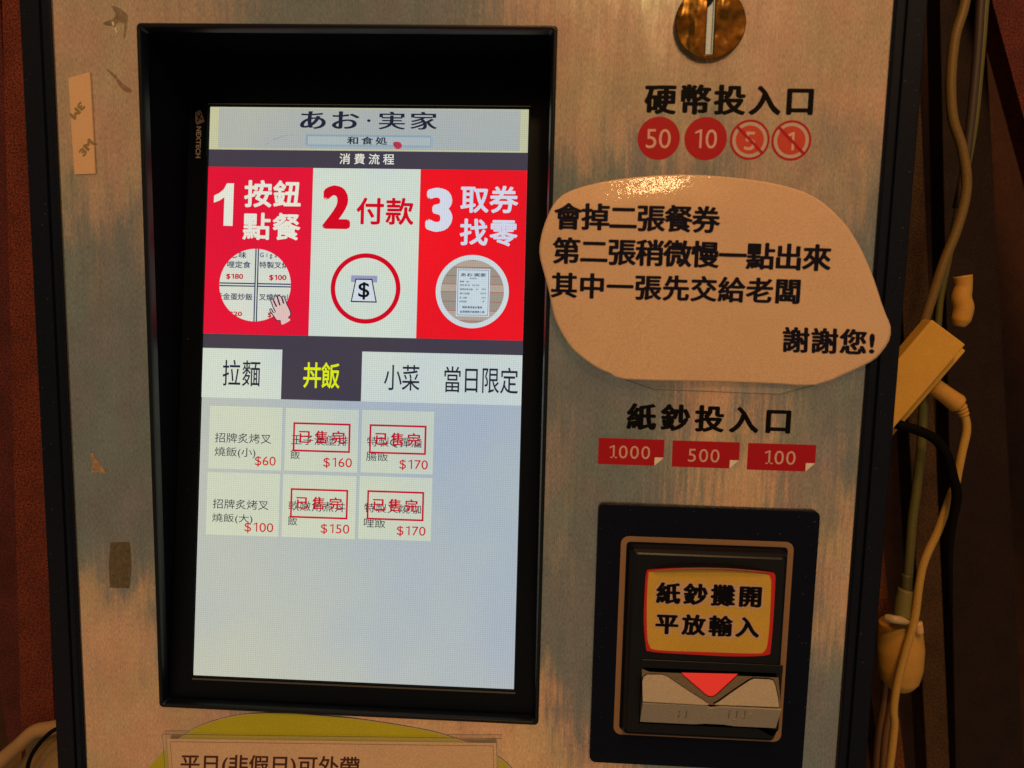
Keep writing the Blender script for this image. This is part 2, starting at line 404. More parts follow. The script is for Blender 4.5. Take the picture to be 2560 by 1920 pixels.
# -- display contents: frames of reference into the photograph crops measured
b = lambda x, y: (480 + x / 2.4578, 240 + y / 2.4578)
c5 = lambda x, y: (520 + x / 5.821, 560 + y / 5.821)
d = lambda x, y: (460 + x / 2.4043, 820 + y / 2.4043)
e = lambda x, y: (700 + x / 4.6095, 1010 + y / 4.6095)
def S(pt, h=0.0): return SCREEN.loc(pt[0], pt[1], h)
T1 = 0.00004
lc = {}
def LC(key, col, k=1.0, weave=0.11, tint=0.3):
    if key not in lc: lc[key] = lcd('lcd_' + key, col, k, weave, tint)
    return lc[key]
DARK = LC('dark', (36, 38, 56), 1, 0.03); BAR = LC('bar', (68, 62, 74), 1, 0.03)
REDL = LC('red', (222, 24, 54)); REDR = LC('red_right', (236, 24, 36)); WHT = LC('white', (203, 215, 204)); MRED = LC('menu_red', (192, 12, 36))
CREAM = LC('tile', (196, 205, 190)); TABW = LC('tab', (200, 211, 205)); YEL = LC('yellow', (222, 234, 20)); PALE = LC('digit_white', (226, 228, 212))
def st(s, f, x0, y0, x1, y1, mat, h=6 * T1, **kw):
    p, q = f(x0, y0), f(x1, y1)
    return lettering(s, SCREEN, p[0], p[1], q[0], q[1], h, mat, scr, **kw)
def zlevel(pts, f):                       # mean height on the screen of measured points
    return sum(S(f(*p))[1] for p in pts) / len(pts)
def xlevel(pts, f): return sum(S(f(*p))[0] for p in pts) / len(pts)

hw = SW / 2
z_ban = zlevel([(160, 322), (2060, 355)], b); z_bar = zlevel([(110, 430), (2055, 463)], b); z_card = zlevel([(75, 1455), (2030, 1508)], b)
z_tab = zlevel([(110, 115), (590, 128), (1070, 143), (2030, 168)], d); z_tabb = zlevel([(110, 415), (590, 428), (1068, 440), (2025, 468)], d)
# banner
srect('banner', -hw, z_ban, hw, SH / 2, 0, LC('banner_edge', (190, 192, 158)), scr)
srect('banner_face', -hw + 0.0055, z_ban + 0.0010, hw - 0.0048, SH / 2 - 0.0006, T1, LC('banner', (166, 174, 174), tint=0.5), scr)
st('あお', b, 662, 92, 1030, 205, DARK, bold=0.030, boldy=0.004, aspect=1.5)
st('·', b, 1075, 143, 1098, 160, DARK, bold=0.03)
st('実家', b, 1145, 95, 1508, 208, DARK, bold=0.026, boldy=0.004, aspect=1.5)
q0 = S(b(700, 236)); q1 = S(b(1468, 312))
flat('banner_box', [rect(q0[0], q1[1], q1[0], q0[1]), rect(q0[0] + 0.0013, q1[1] + 0.0006, q1[0] - 0.0005, q0[1] - 0.0011)], LC('box', (136, 162, 176)), scr, SCREEN, 2 * T1)
flat('banner_box_face', [rect(q0[0] + 0.0013, q1[1] + 0.0006, q1[0] - 0.0005, q0[1] - 0.0011)], LC('boxf', (170, 182, 182)), scr, SCREEN, 2 * T1)
flat('banner_box_shadow', [rect(q1[0] + 0.0001, q1[1] - 0.0008, q1[0] + 0.0012, q0[1] - 0.0009), rect(q0[0] + 0.002, q1[1] - 0.0010, q1[0] + 0.0001, q1[1] - 0.0001)], LC('boxs', (150, 172, 188)), scr, SCREEN, 2 * T1)
st('和食処', b, 952, 249, 1200, 300, DARK, bold=0.02, aspect=1.45)
g0 = S(b(1262, 303)); bug = flat('red_stamp', [smooth_loop([(g0[0] - 0.0027, g0[1] + 0.0012), (g0[0] - 0.0008, g0[1] + 0.0022), (g0[0] + 0.0018, g0[1] + 0.0016), (g0[0] + 0.0028, g0[1] - 0.0003), (g0[0] + 0.0016, g0[1] - 0.0021), (g0[0] - 0.0012, g0[1] - 0.0019)])], LC('stamp', (196, 58, 76)), scr, SCREEN, 3 * T1)
flat('red_stamp_spots', [circle(g0[0] + u, g0[1] + v, 0.00032, 8) for u, v in ((-0.0018, 0.0006), (-0.0006, 0.0011), (0.0007, 0.0006), (0.0016, -0.0002), (-0.0003, -0.0005), (0.0006, -0.0012), (-0.0012, -0.0002))], DARK, scr, SCREEN, 4 * T1)
# title bar and step cards
srect('title_bar', -hw, z_bar, hw, z_ban, 0, BAR, scr)
st('消費流程', b, 905, 352, 1243, 422, PALE, bold=0.012, aspect=1.0)
xa = xlevel([(742, 440), (720, 1468)], b); xb = xlevel([(1402, 455), (1380, 1490)], b)
cc = S(b(388, 1162)); RC = 223 / 2.4578 * (SW / 800)
flat('step_card', [rect(-hw, z_card, xa, z_bar), circle(cc[0], cc[1], RC, 72)], REDL, scr, SCREEN, 5 * T1)
flat('step_card', [rect(xa, z_card, xb, z_bar)], WHT, scr, SCREEN, T1)
flat('step_card', [rect(xb, z_card, hw, z_bar)], REDR, scr, SCREEN, T1)
flat('menu_disc', [circle(cc[0], cc[1], RC + 0.0006, 48)], LC('disc', (210, 216, 204)), scr, SCREEN, T1)
gx = [S(c5(x, 640))[0] for x in (692, 727)]; gz = [S(c5(690, y))[1] for y in (868, 906)]
NAVY = LC('navy', (44, 56, 92), 1, 0.03)
lw = 0.00075
flat('menu_grid', [rect(gx[0] - lw / 2, cc[1] - RC, gx[0] + lw / 2, cc[1] + RC)], NAVY, scr, SCREEN, 2 * T1)
flat('menu_grid', [rect(gx[1] - lw / 2, cc[1] - RC, gx[1] + lw / 2, cc[1] + RC)], NAVY, scr, SCREEN, 2 * T1)
for i in (0, 1):
    flat('menu_grid', [rect(cc[0] - RC, gz[i] - lw / 2, gx[0] - lw / 2, gz[i] + lw / 2), rect(gx[1] + lw / 2, gz[i] - lw / 2, cc[0] + RC, gz[i] + lw / 2)], NAVY, scr, SCREEN, 2 * T1)
for s, x0, y0, x1, y1, mt in (('じ味', 345, 400, 560, 500, NAVY), ('哩定食', 280, 537, 622, 643, NAVY), ('$180', 262, 722, 513, 812, MRED), ('G i g a', 755, 415, 1005, 508, NAVY),
                              ('特製叉燒', 745, 545, 1180, 650, NAVY), ('$100', 888, 738, 1143, 830, MRED), ('黃金蛋炒飯', 105, 1000, 650, 1112, NAVY), ('叉燒飯', 740, 1012, 1060, 1118, NAVY), ('$20', 300, 1272, 497, 1352, MRED), ('$', 868, 1285, 925, 1368, MRED), ('(小', 1085, 1022, 1200, 1115, NAVY)):
    st(s, c5, x0, y0, x1, y1, mt, h=3 * T1, bold=0.015 if mt is NAVY else 0.03)
# pointing hand
hand_o = [(905, 1110), (925, 1090), (955, 1095), (958, 1060), (985, 1040), (1012, 1055), (1020, 1042), (1045, 1035), (1072, 1055), (1080, 1048), (1105, 1042), (1125, 1070), (1160, 1170), (1195, 1240), (1213, 1300), (1205, 1340), (1180, 1365), (1200, 1400), (1080, 1465), (1050, 1412), (1000, 1410), (960, 1355), (910, 1290), (895, 1255), (905, 1230), (930, 1232), (960, 1285), (975, 1280), (945, 1220), (925, 1160)]
ho = [S(c5(*p)) for p in hand_o]
hc = Vector((sum(p[0] for p in ho) / len(ho), sum(p[1] for p in ho) / len(ho)))
flat('pointing_hand', [smooth_loop(ho, 3)], DARK, scr, SCREEN, 7 * T1)
SKIN = LC('skin', (222, 190, 184))
hin = []
for i, p in enumerate(ho):
    a = Vector(ho[i - 1]); c_ = Vector(ho[(i + 1) % len(ho)]); t = (c_ - a).normalized(); n_ = Vector((-t.y, t.x))
    if hand_o[i] in ((1200, 1400), (1080, 1465)): hin.append(p); continue
    hin.append(tuple(Vector(p) + n_ * 0.00060))
area2 = sum(ho[i - 1][0] * ho[i][1] - ho[i][0] * ho[i - 1][1] for i in range(len(ho)))
if area2 < 0: hin = [tuple(2 * Vector(p) - Vector(q)) for p, q in zip(ho, hin)]
flat('hand_fill', [smooth_loop(hin, 3)], SKIN, scr, SCREEN, 8 * T1)
for a_, b_ in (((955, 1110), (1000, 1205)), ((1012, 1065), (1050, 1185)), ((1075, 1065), (1105, 1160))):
    flat('hand_line', [stroke(S(c5(*a_)), S(c5(*b_)), 0.0009)], DARK, scr, SCREEN, 9 * T1)
# figures and captions
flat('lettering', [[S(b(*p)) for p in ((259, 537), (216, 537), (196, 574), (170, 596), (137, 612), (135, 656), (172, 642), (200, 622), (194, 797), (250, 799))]], PALE, scr, SCREEN, 6 * T1)
st('按鈕', b, 318, 515, 672, 688, PALE, bold=0.026, aspect=1.0)
st('點餐', b, 308, 715, 668, 888, PALE, bold=0.024, aspect=1.0)
st('2', b, 798, 548, 978, 818, LC('num_red', (204, 12, 36)), bold=0.055, boldy=0.04)
st('付款', b, 1008, 622, 1365, 794, LC('num_red', (204, 12, 36)), bold=0.022, aspect=1.0)
st('3', b, 1432, 563, 1605, 836, LC('blue_white', (208, 214, 228)), bold=0.055, boldy=0.04)
st('取券', b, 1647, 548, 2007, 722, LC('blue_white', (208, 214, 228)), bold=0.024, aspect=1.0)
st('找零', b, 1643, 752, 2003, 925, LC('blue_white', (208, 214, 228)), bold=0.024, aspect=1.0)
q = S(b(1066, 1183)); k_ = SW / 800 / 2.4578
flat('pay_ring', [circle(q[0], q[1], 215 * k_, 72), circle(q[0], q[1], 187 * k_, 72)], LC('num_red', (204, 12, 36)), scr, SCREEN, 2 * T1)
a_, b_ = S(b(978, 1102)), S(b(1138, 1146))
flat('note_slot', [rect(a_[0], b_[1], b_[0], a_[1])], LC('slot', (150, 152, 186)), scr, SCREEN, 2 * T1)
tr = [S(b(*p)) for p in ((1005, 1122), (1108, 1124), (1136, 1270), (975, 1266))]
flat('note_icon', [tr], LC('ink', (18, 20, 28), 1, 0.02), scr, SCREEN, 3 * T1)
ct = Vector((sum(p[0] for p in tr) / 4, sum(p[1] for p in tr) / 4))
flat('note_face', [[tuple(ct + (Vector(p) - ct) * 0.90) for p in tr]], LC('note', (206, 214, 224)), scr, SCREEN, 4 * T1)
st('$', b, 1020, 1143, 1092, 1252, LC('ink', (18, 20, 28)), bold=0.012)
q = S(b(1722, 1202))
flat('ticket_disc', [circle(q[0], q[1], 222 * k_, 72), circle(q[0], q[1], 192 * k_, 72)], LC('disc_rim', (204, 216, 216)), scr, SCREEN, 4 * T1)
mt, nt_, _b = None, None, None
WOOD = LC('wood', (158, 146, 132)); WOOD2 = LC('wood_light', (178, 164, 146)); WGAP = LC('wood_gap', (104, 92, 82))
flat('wood_ground', [circle(q[0], q[1], 192 * k_, 64)], WGAP, scr, SCREEN, T1)
rr = 192 * k_
zz = q[1] + rr; hs = [0.0042, 0.0052, 0.0050, 0.0046, 0.0058, 0.0054, 0.0060, 0.0050]
for i, hh in enumerate(hs):
    za, zb_ = zz - 0.0003, zz - hh; zz -= hh
    za = max(min(za, q[1] + rr * 0.999), q[1] - rr * 0.999); zb_ = max(min(zb_, q[1] + rr * 0.999), q[1] - rr * 0.999)
    if za - zb_ < 0.0006: continue
    pl = []
    for k in range(9):
        z = zb_ + (za - zb_) * k / 8; pl.append((q[0] + math.sqrt(max(rr * rr - (z - q[1]) ** 2, 0)), z))
    for k in range(9):
        z = za - (za - zb_) * k / 8; pl.append((q[0] - math.sqrt(max(rr * rr - (z - q[1]) ** 2, 0)), z))
    flat('wood_board', [pl], WOOD if i % 3 else WOOD2, scr, SCREEN, 2 * T1)
g = lambda x, y: (1060 + x / 7.541, 620 + y / 7.541)
a_, b_ = S(g(610, 388)), S(g(1235, 1295)); ctx = (a_[0] + b_[0]) / 2
a_ = (S(g(622, 385))[0] * .5 + S(g(600, 1280))[0] * .5, S(g(935, 392))[1]); b_ = (S(g(1250, 405))[0] * .5 + S(g(1225, 1300))[0] * .5, S(g(912, 1290))[1])
flat('receipt', [rect(a_[0], b_[1], b_[0], a_[1])], LC('receipt_edge', (214, 222, 232)), scr, SCREEN, 3 * T1)
flat('receipt_line', [rect(a_[0] + 0.0006, b_[1] + 0.0006, b_[0] - 0.0006, a_[1] - 0.0006), rect(a_[0] + 0.0009, b_[1] + 0.0009, b_[0] - 0.0009, a_[1] - 0.0009)], LC('rline', (70, 86, 120), 1, .03), scr, SCREEN, 4 * T1)
flat('receipt_face', [rect(a_[0] + 0.0009, b_[1] + 0.0009, b_[0] - 0.0009, a_[1] - 0.0009)], LC('receipt', (200, 214, 216)), scr, SCREEN, 4 * T1)
for s, x0, y0, x1, y1 in (('あお·実家', 695, 468, 1170, 545), ('和食処', 862, 558, 998, 590), ('單號  100', 675, 615, 850, 650), ('2022-07-22  12:31:30', 675, 682, 1040, 720), ('招牌炙烤叉燒', 672, 758, 918, 798),
                          ('x1', 975, 758, 1020, 798), ('$220', 1090, 762, 1165, 798), ('應付金額', 672, 835, 858, 878), ('$220', 1065, 840, 1168, 878), ('投入金額', 668, 915, 808, 955), ('$220', 1085, 922, 1162, 955), ('找零金額', 665, 988, 800, 1028), ('$0', 1100, 992, 1138, 1028),
                          ('請妥善保留此餐券', 722, 1092, 1100, 1145), ('並憑號碼交給服務人員', 675, 1175, 1140, 1230)):
    st(s, g, x0, y0, x1, y1, LC('rink', (40, 52, 84), 1, .02), h=5 * T1, bold=0.02 if len(s) > 4 else 0.01)
# bar, tabs
srect('menu_bar', -hw, z_tab, hw, z_card, 0, BAR, scr)
x1_ = xlevel([(590, 130), (584, 428)], d); x2_ = xlevel([(1071, 145), (1064, 438)], d)
srect('menu_tab', -hw, z_tabb, x1_, z_tab, T1, TABW, scr)
srect('menu_tab', x1_, z_tabb, x2_, z_tab, T1, BAR, scr)
srect('menu_tab', x2_, z_tabb, x2_ + (hw - x2_) * 0.5, z_tab, T1, TABW, scr)
srect('menu_tab', x2_ + (hw - x2_) * 0.5, z_tabb, hw, z_tab, T1, TABW, scr)
st('拉麵', d, 230, 190, 460, 352, DARK, bold=0.004, aspect=0.70)
st('丼飯', d, 715, 203, 938, 365, YEL, bold=0.014, aspect=0.70)
st('小菜', d, 1200, 218, 1418, 378, DARK, bold=0.004, aspect=0.68)
st('當日限定', d, 1562, 228, 2010, 397, DARK, bold=0.004, aspect=0.68)
# tiles
tiles = [[(157, 467), (592, 478), (147, 843), (583, 857)], [(613, 480), (1052, 492), (602, 857), (1040, 868)], [(1073, 492), (1504, 503), (1060, 868), (1496, 880)],
         [(142, 865), (578, 878), (132, 1240), (565, 1255)], [(598, 880), (1038, 890), (585, 1255), (1025, 1268)], [(1058, 890), (1495, 900), (1045, 1268), (1482, 1280)]]
for t in tiles:
    P = [S(d(*p)) for p in t]
    srect('menu_tile', (P[0][0] + P[2][0]) / 2, (P[2][1] + P[3][1]) / 2, (P[1][0] + P[3][0]) / 2, (P[0][1] + P[1][1]) / 2, T1, CREAM, scr)
for s, x0, y0, x1, y1 in (('招牌炙烤叉', 185, 628, 525, 697), ('燒飯(小)', 183, 713, 430, 785), ('招牌炙烤叉', 172, 1026, 510, 1095), ('燒飯(大)', 168, 1112, 412, 1180)):
    st(s, d, x0, y0, x1, y1, DARK)
for s, x0, y0, x1, y1 in (('$60', 425, 770, 552, 837), ('$100', 363, 1168, 537, 1237)): st(s, d, x0, y0, x1, y1, MRED, h=8 * T1)
for s, x0, y0, x1, y1 in (('玉子漢堡排', 130, 350, 782, 485), ('飯', 118, 520, 230, 637), ('特製Q彈滷', 1000, 373, 1630, 512), ('腸飯', 990, 546, 1245, 662),
                          ('軟嫩角煮丼', 95, 1112, 752, 1250), ('飯', 88, 1282, 200, 1400), ('特製叉燒咖', 968, 1140, 1625, 1268), ('哩飯', 965, 1308, 1215, 1430)):
    st(s, e, x0, y0, x1, y1, DARK)
for s, x0, y0, x1, y1 in (('$160', 498, 616, 830, 748), ('$170', 1375, 640, 1705, 772), ('$150', 468, 1380, 800, 1512), ('$170', 1345, 1404, 1678, 1536)): st(s, e, x0, y0, x1, y1, MRED, h=8 * T1)
STAMP = LC('sold_red', (186, 14, 44))
for fr, tx in (([(157, 210), (818, 228), (148, 545), (805, 563)], (215, 298, 752, 466)), ([(1037, 233), (1692, 250), (1025, 567), (1680, 587)], (1095, 322, 1622, 490)),
               ([(128, 970), (792, 988), (115, 1310), (775, 1328)], (185, 1060, 718, 1226)), ([(1010, 993), (1665, 1012), (998, 1330), (1652, 1350)], (1068, 1083, 1592, 1250))):
    P = [S(e(*p)) for p in fr]; x0, x1 = (P[0][0] + P[2][0]) / 2, (P[1][0] + P[3][0]) / 2; z0, z1 = (P[2][1] + P[3][1]) / 2, (P[0][1] + P[1][1]) / 2; t = 0.00108
    flat('sold_out_frame', [rect(x0, z0, x1, z1), rect(x0 + t, z0 + t, x1 - t, z1 - t)], STAMP, scr, SCREEN, 9 * T1)
    st('已售完', e, *tx, STAMP, h=10 * T1, bold=0.026, boldy=0.014, aspect=1.0)
# maker's mark on the bezel
BROWN = plain('bezel_print', (0.42, 0.33, 0.27), 0.5)
lettering('NEXTECH', SCREEN, 488.5, 316, 503.5, 395, 0.0010, BROWN, machine, bold=0.03, rot=1, name='bezel_lettering')
lg = [SCREEN.loc(400 + x / 4.424, 240 + y / 4.424, 0.001) for x, y in ((390, 180), (430, 155), (455, 162), (462, 190), (492, 285), (410, 318), (392, 290))]
flat('bezel_logo', [lg], plain('logo_print', (0.22, 0.17, 0.14), 0.5), machine, SCREEN, 0.0010)
lx = lambda x, y: SCREEN.loc(400 + x / 4.424, 240 + y / 4.424, 0.001)
flat('bezel_logo_mark', [stroke(lx(405, 210), lx(470, 265), 0.0007)], M['print'], machine, SCREEN, 0.00104)
flat('bezel_logo_mark', [stroke(lx(452, 195), lx(412, 290), 0.0007)], M['print'], machine, SCREEN, 0.00108)

# -- printing on the steel
f4 = lambda x, y: (1300 + x / 2.212, y / 2.212)
f5 = lambda x, y: (1400 + x / 2.4578, 900 + y / 2.4578)
fb = lambda x, y: (1440 + x / 2.765, 1320 + y / 2.765)
PR = 0.00008
def P4(pt, h=0.0): return FRONT.loc(pt[0], pt[1], h)
def pt_(s, f, x0, y0, x1, y1, mat, h=PR, parent=machine, **kw):
    p, q = f(x0, y0), f(x1, y1); return lettering(s, FRONT, p[0], p[1], q[0], q[1], h, mat, parent, **kw)
pt_('硬幣投入口', f4, 680, 463, 1626, 642, M['print'], bold=0.046, boldy=0.030, aspect=1.0, name='coin_heading')
pt_('紙鈔投入口', f5, 402, 262, 1421, 459, M['print'], bold=0.046, boldy=0.030, aspect=1.0, name='banknote_heading')
for cx, cy, s, bb in ((767, 765, '50', (695, 712, 836, 821)), (1026.5, 767, '10', (965, 715, 1092, 822))):
    q = P4(f4(cx, cy)); o = flat('coin_badge', [circle(q[0], q[1], 0.0111)], M['red'], machine, FRONT, PR)
    pt_(s, f4, *bb, M['digit'], h=2 * PR, parent=o, name='badge_number')
for cx, cy, s, bb in ((1270.5, 773, '5', (1238, 728, 1305, 832)), (1500, 777, '1', (1478, 730, 1520, 832))):
    q = P4(f4(cx, cy)); o = flat('refused_coin_badge', [circle(q[0], q[1], 0.0102)], M['pale'], machine, FRONT, PR)
    flat('badge_ring', [circle(q[0], q[1], 0.0103), circle(q[0], q[1], 0.0091)], M['red'], o, FRONT, 2 * PR)
    flat('badge_disc', [circle(q[0], q[1], 0.0073)], M['red_light'], o, FRONT, 2 * PR)
    pt_(s, f4, *bb, M['digit'], h=3 * PR, parent=o, bold=0.01, name='badge_number')
    flat('badge_slash', [stroke((q[0] - 0.0068, q[1] + 0.0066), (q[0] + 0.0068, q[1] - 0.0066), 0.0014)], M['red'], o, FRONT, 4 * PR)
for tl, tr_, bl, br, fold, s, bb in (((238, 478), (641, 490), (233, 638), (636, 652), (578, 600), '1000', (302, 523, 555, 610)), ((693, 493), (1105, 507), (686, 655), (1098, 668), (1040, 616), '500', (785, 544, 982, 631)),
                                 ((1157, 510), (1573, 522), (1147, 672), (1566, 688), (1505, 632), '100', (1255, 555, 1450, 645))):
    A, B_, C_, D_ = [P4(f5(*p)) for p in (tl, tr_, bl, br)]
    x0, x1 = (A[0] + C_[0]) / 2, (B_[0] + D_[0]) / 2; z1, z0 = (A[1] + B_[1]) / 2, (C_[1] + D_[1]) / 2; k = 0.0050
    o = flat('banknote_badge', [[(x0, z0), (x1 - k, z0), (x1, z0 + k * 0.95), (x1, z1), (x0, z1)]], M['red'], machine, FRONT, PR)
    flat('badge_fold', [[(x1 - k, z0), (x1, z0 + k * 0.95), (x1 - k, z0 + k * 0.95)]], M['fold'], o, FRONT, 2 * PR)
    pt_(s, f5, *bb, M['digit'], h=2 * PR, parent=o, serif=True, aspect=1.05, name='badge_number')

# -- coin slot plate
def brass():
    m, nt, bs = new_mat('worn_brass')
    c = mulcol(nt, (0.20, 0.10, 0.022, 1), remap(nt, noise(nt, (90, 90, 90), 4, 0.6), 0.3, 0.7, 0.6, 1.4)); nt.links.new(c, bs.inputs['Base Color'])
    bs.inputs['Metallic'].default_value = 1
    nt.links.new(remap(nt, noise(nt, (120, 120, 300), 4), 0.3, 0.7, 0.14, 0.32), bs.inputs['Roughness'])
    bp = N(nt, 'ShaderNodeBump'); bp.inputs['Distance'].default_value = 0.007; bp.inputs['Strength'].default_value = 1.0
    nt.links.new(noise(nt, (38, 38, 26), 3, 0.5), bp.inputs['Height']); nt.links.new(bp.outputs[0], bs.inputs['Normal']); return m
cq = P4((1776.4, 57), 0.004); CRD = 0.0181
slot = [(cq[0] - 0.0019, cq[1] - 0.0154), (cq[0] + 0.0019, cq[1] - 0.0154), (cq[0] + 0.0019, cq[1] + 0.0154), (cq[0] - 0.0019, cq[1] + 0.0154)]
coin = flat('coin_slot_plate', [circle(cq[0], cq[1], CRD, 72), slot], brass(), machine, FRONT, 0.0, 0.0042, 0.0007, False)
flat('coin_gate', [rect(cq[0] - 0.0018, cq[1] - 0.0153, cq[0] + 0.0018, cq[1] + 0.0153)], plain('gate_steel', (0.62, 0.80, 0.95), 0.4, metal=0.0), coin, FRONT, 0.0012, 0.0024)
flat('coin_gate_edge', [rect(cq[0] + 0.0009, cq[1] - 0.0150, cq[0] + 0.0012, cq[1] + 0.0150)], M['plastic'], coin, FRONT, 0.0037, 0.0002)
flat('coin_gate_tab', [[(cq[0] - 0.0019, cq[1] + 0.0075), (cq[0] + 0.0002, cq[1] + 0.0095), (cq[0] + 0.0018, cq[1] + 0.0130), (cq[0] - 0.0019, cq[1] + 0.0130)]], M['plastic'], coin, FRONT, 0.0036, 0.0003)

# -- banknote acceptor
acc = machine
px0, pz1 = P4((1497, 1260), 0.003); px1 = P4((2051.8, 1280.4), 0.003)[0]; pz0 = P4((1476, 1906), 0.003)[1]
plate = flat('acceptor_plate', [rrect(px0, pz0, px1, pz1, 0.0035)], M['plastic'], machine, FRONT, 0.0, 0.003, 0.0005)
A = P4(fb(305, 52), 0.0031); B_ = P4(fb(1508, 100), 0.0031); C_ = P4(fb(265, 1425), 0.0031)
gx0, gx1, gz1, gz0 = (A[0] + C_[0]) / 2, B_[0], (A[1] + B_[1]) / 2, C_[1]
flat('gold_line', [rrect(gx0, gz0, gx1, gz1, 0.0045), rrect(gx0 + 0.0031, gz0 + 0.0031, gx1 - 0.0031, gz1 - 0.0031, 0.0022)], plain('bronze_print', (0.34, 0.20, 0.11), 0.55), plate, FRONT, 0.0031)
# raised hood (its front face 11 mm proud)
HF = 0.011
bx0, bx1, bz1, bz0 = gx0 + 0.0042, gx1 - 0.0036, gz1 - 0.0040, gz0 + 0.0020
fx0, fz1 = P4(fb(415, 188), HF); fx1, _z = P4(fb(1438, 212), HF); fz1 = (fz1 + _z) / 2; fz0 = P4(fb(930, 1440), HF)[1]
loops = [(rrect(bx0, bz0, bx1, bz1, 0.003, 4), 0.003), (rrect(bx0 + .0008, bz0 + .0002, bx1 - .0008, bz1 - .001, 0.003, 4), 0.0055), (rrect(fx0 - .0022, fz0 - .0004, fx1 + .0020, fz1 + .0022, 0.002, 4), HF - 0.0022),
         (rrect(fx0 - .0008, fz0, fx1 + .0008, fz1 + .0008, 0.0016, 4), HF - 0.0005), (rrect(fx0, fz0 + .0005, fx1, fz1, 0.0012, 4), HF)]
# opening for the note mouth in the hood front
mT = P4(fb(920, 985), HF)[1]; mB = P4(fb(920, 1372), HF)[1]; mL = P4(fb(440, 1200), HF)[0]; mR = P4(fb(1412, 1220), HF)[0]
vs = []; fs = []; n_ = len(loops[0][0])
for lp, h in loops: vs += [(p[0], -h, p[1]) for p in lp]
for i in range(len(loops) - 1):
    for k in range(n_):
        k2 = (k + 1) % n_; fs.append((i * n_ + k, i * n_ + k2, (i + 1) * n_ + k2, (i + 1) * n_ + k))
fv, ff = from_curve([loops[-1][0], rect(mL, mB, mR, mT)])
o_ = len(vs); vs += [(v.x, -HF, v.y) for v in fv]; fs += [tuple(i + o_ for i in q) for q in ff]
hood = mesh_obj('acceptor_hood', vs, fs, M['plastic_gloss'], machine)
ww = [(mL, -HF, mT), (mR, -HF, mT), (mR, -HF, mB), (mL, -HF, mB), (mL, -.0032, mT), (mR, -.0032, mT), (mR, -.0032, mB), (mL, -.0032, mB)]
mesh_obj('mouth_recess', ww, [(0, 1, 5, 4), (1, 2, 6, 5), (2, 3, 7, 6), (3, 0, 4, 7), (4, 5, 6, 7)], M['inside'], hood)
# thin ledges above and below the sticker
zc = P4(fb(920, 925), HF)[1]
box('hood_ledge', mL, mR, -HF - 0.0007, -HF + 0.0002, mT + 0.0002, zc, M['plastic_gloss'], hood, 0.0005)
# note mouth: two sloping faces with a ridge
HT, HRG, HB = 0.0095, 0.0185, 0.0114
tl, tr_ = pp(*fb(437, 984), HT), pp(*fb(1404, 1022), HT); rl, rr_ = pp(*fb(457, 1205), HRG), pp(*fb(1396, 1238), HRG); bl, br = pp(*fb(460, 1333), HB), pp(*fb(1390, 1370), HB)
for pa, pb in ((tl, tr_), (rl, rr_), (bl, br)):
    z = (pa.z + pb.z) / 2; pa.z = pb.z = z
tl.z = tr_.z = max(tl.z, mT + 0.0004)
xl = (tl.x + rl.x + bl.x) / 3; xr = (tr_.x + rr_.x + br.x) / 3
for p in (tl, rl, bl): p.x = xl
for p in (tr_, rr_, br): p.x = xr
GREY = plain('grey_beige_plastic', (0.50, 0.44, 0.36), 0.42, spec=0.5, grain=0.16, bump=0.35, bscale=1600)
GREYD = plain('dark_grey_plastic', (0.15, 0.12, 0.08), 0.45, spec=0.5, grain=0.2, bump=0.5, bscale=1600)
back = [Vector((p.x, -0.0034, p.z)) for p in (tl, tr_, bl, br)]
mouth = mesh_obj('note_mouth', [tl, tr_, rl, rr_, back[0], back[1], back[2], back[3], bl, br],
                 [(0, 2, 3, 1), (0, 1, 5, 4), (0, 4, 2), (1, 3, 5), (4, 6, 8, 2), (5, 3, 9, 7), (6, 7, 9, 8)], GREYD, hood)
UP = Plane((tl + tr_) / 2, (1, 0, 0), (tl - rl)); LOW = Plane((bl + br) / 2, (1, 0, 0), (rl - bl))
def U(x, y, h=0.0): return UP.loc(*fb(x, y), h)
hR = (rl - UP.o).dot(UP.u)
def ear(outline): return [(min(max(x, xl - UP.o.x), xr - UP.o.x), max(y, hR)) for x, y in [U(*p) for p in outline]]
earL = ear([(462, 1205), (460, 1060), (468, 1032), (490, 1018), (590, 1018), (625, 1030), (660, 1055), (760, 1122), (870, 1192), (905, 1216), (905, 1230), (462, 1230)])
earR = ear([(955, 1230), (955, 1216), (985, 1200), (1090, 1125), (1195, 1055), (1225, 1042), (1330, 1046), (1358, 1055), (1372, 1085), (1392, 1180), (1398, 1240)])
def grow(pl, r):
    c_ = Vector((sum(p[0] for p in pl) / len(pl), sum(p[1] for p in pl) / len(pl))); out = []
    for i, p in enumerate(pl):
        a = Vector(pl[i - 1]); b2 = Vector(pl[(i + 1) % len(pl)]); t = (b2 - a)
        if t.length < 1e-9: out.append(p); continue
        t.normalize(); n2 = Vector((-t.y, t.x)); q = Vector(p)
        if (q + n2 * r - c_).length < (q - n2 * r - c_).length: n2 = -n2
        w_ = q + n2 * r; out.append((w_.x, max(w_.y, hR)))
    return out
for er in (earL, earR):
    flat('mouth_groove', [grow(er, 0.00075)], M['inside'], mouth, UP, 0.0003)
    flat('mouth_shell', [er], GREY, mouth, UP, 0.0002, 0.0016, 0.0003)
lowp = [LOW.loc(*fb(*p)) for p in ((462, 1210), (1396, 1240), (1390, 1370), (930, 1352), (460, 1333))]
lx0, lx1 = xl - LOW.o.x, xr - LOW.o.x; ly1 = (rl - LOW.o).dot(LOW.u)
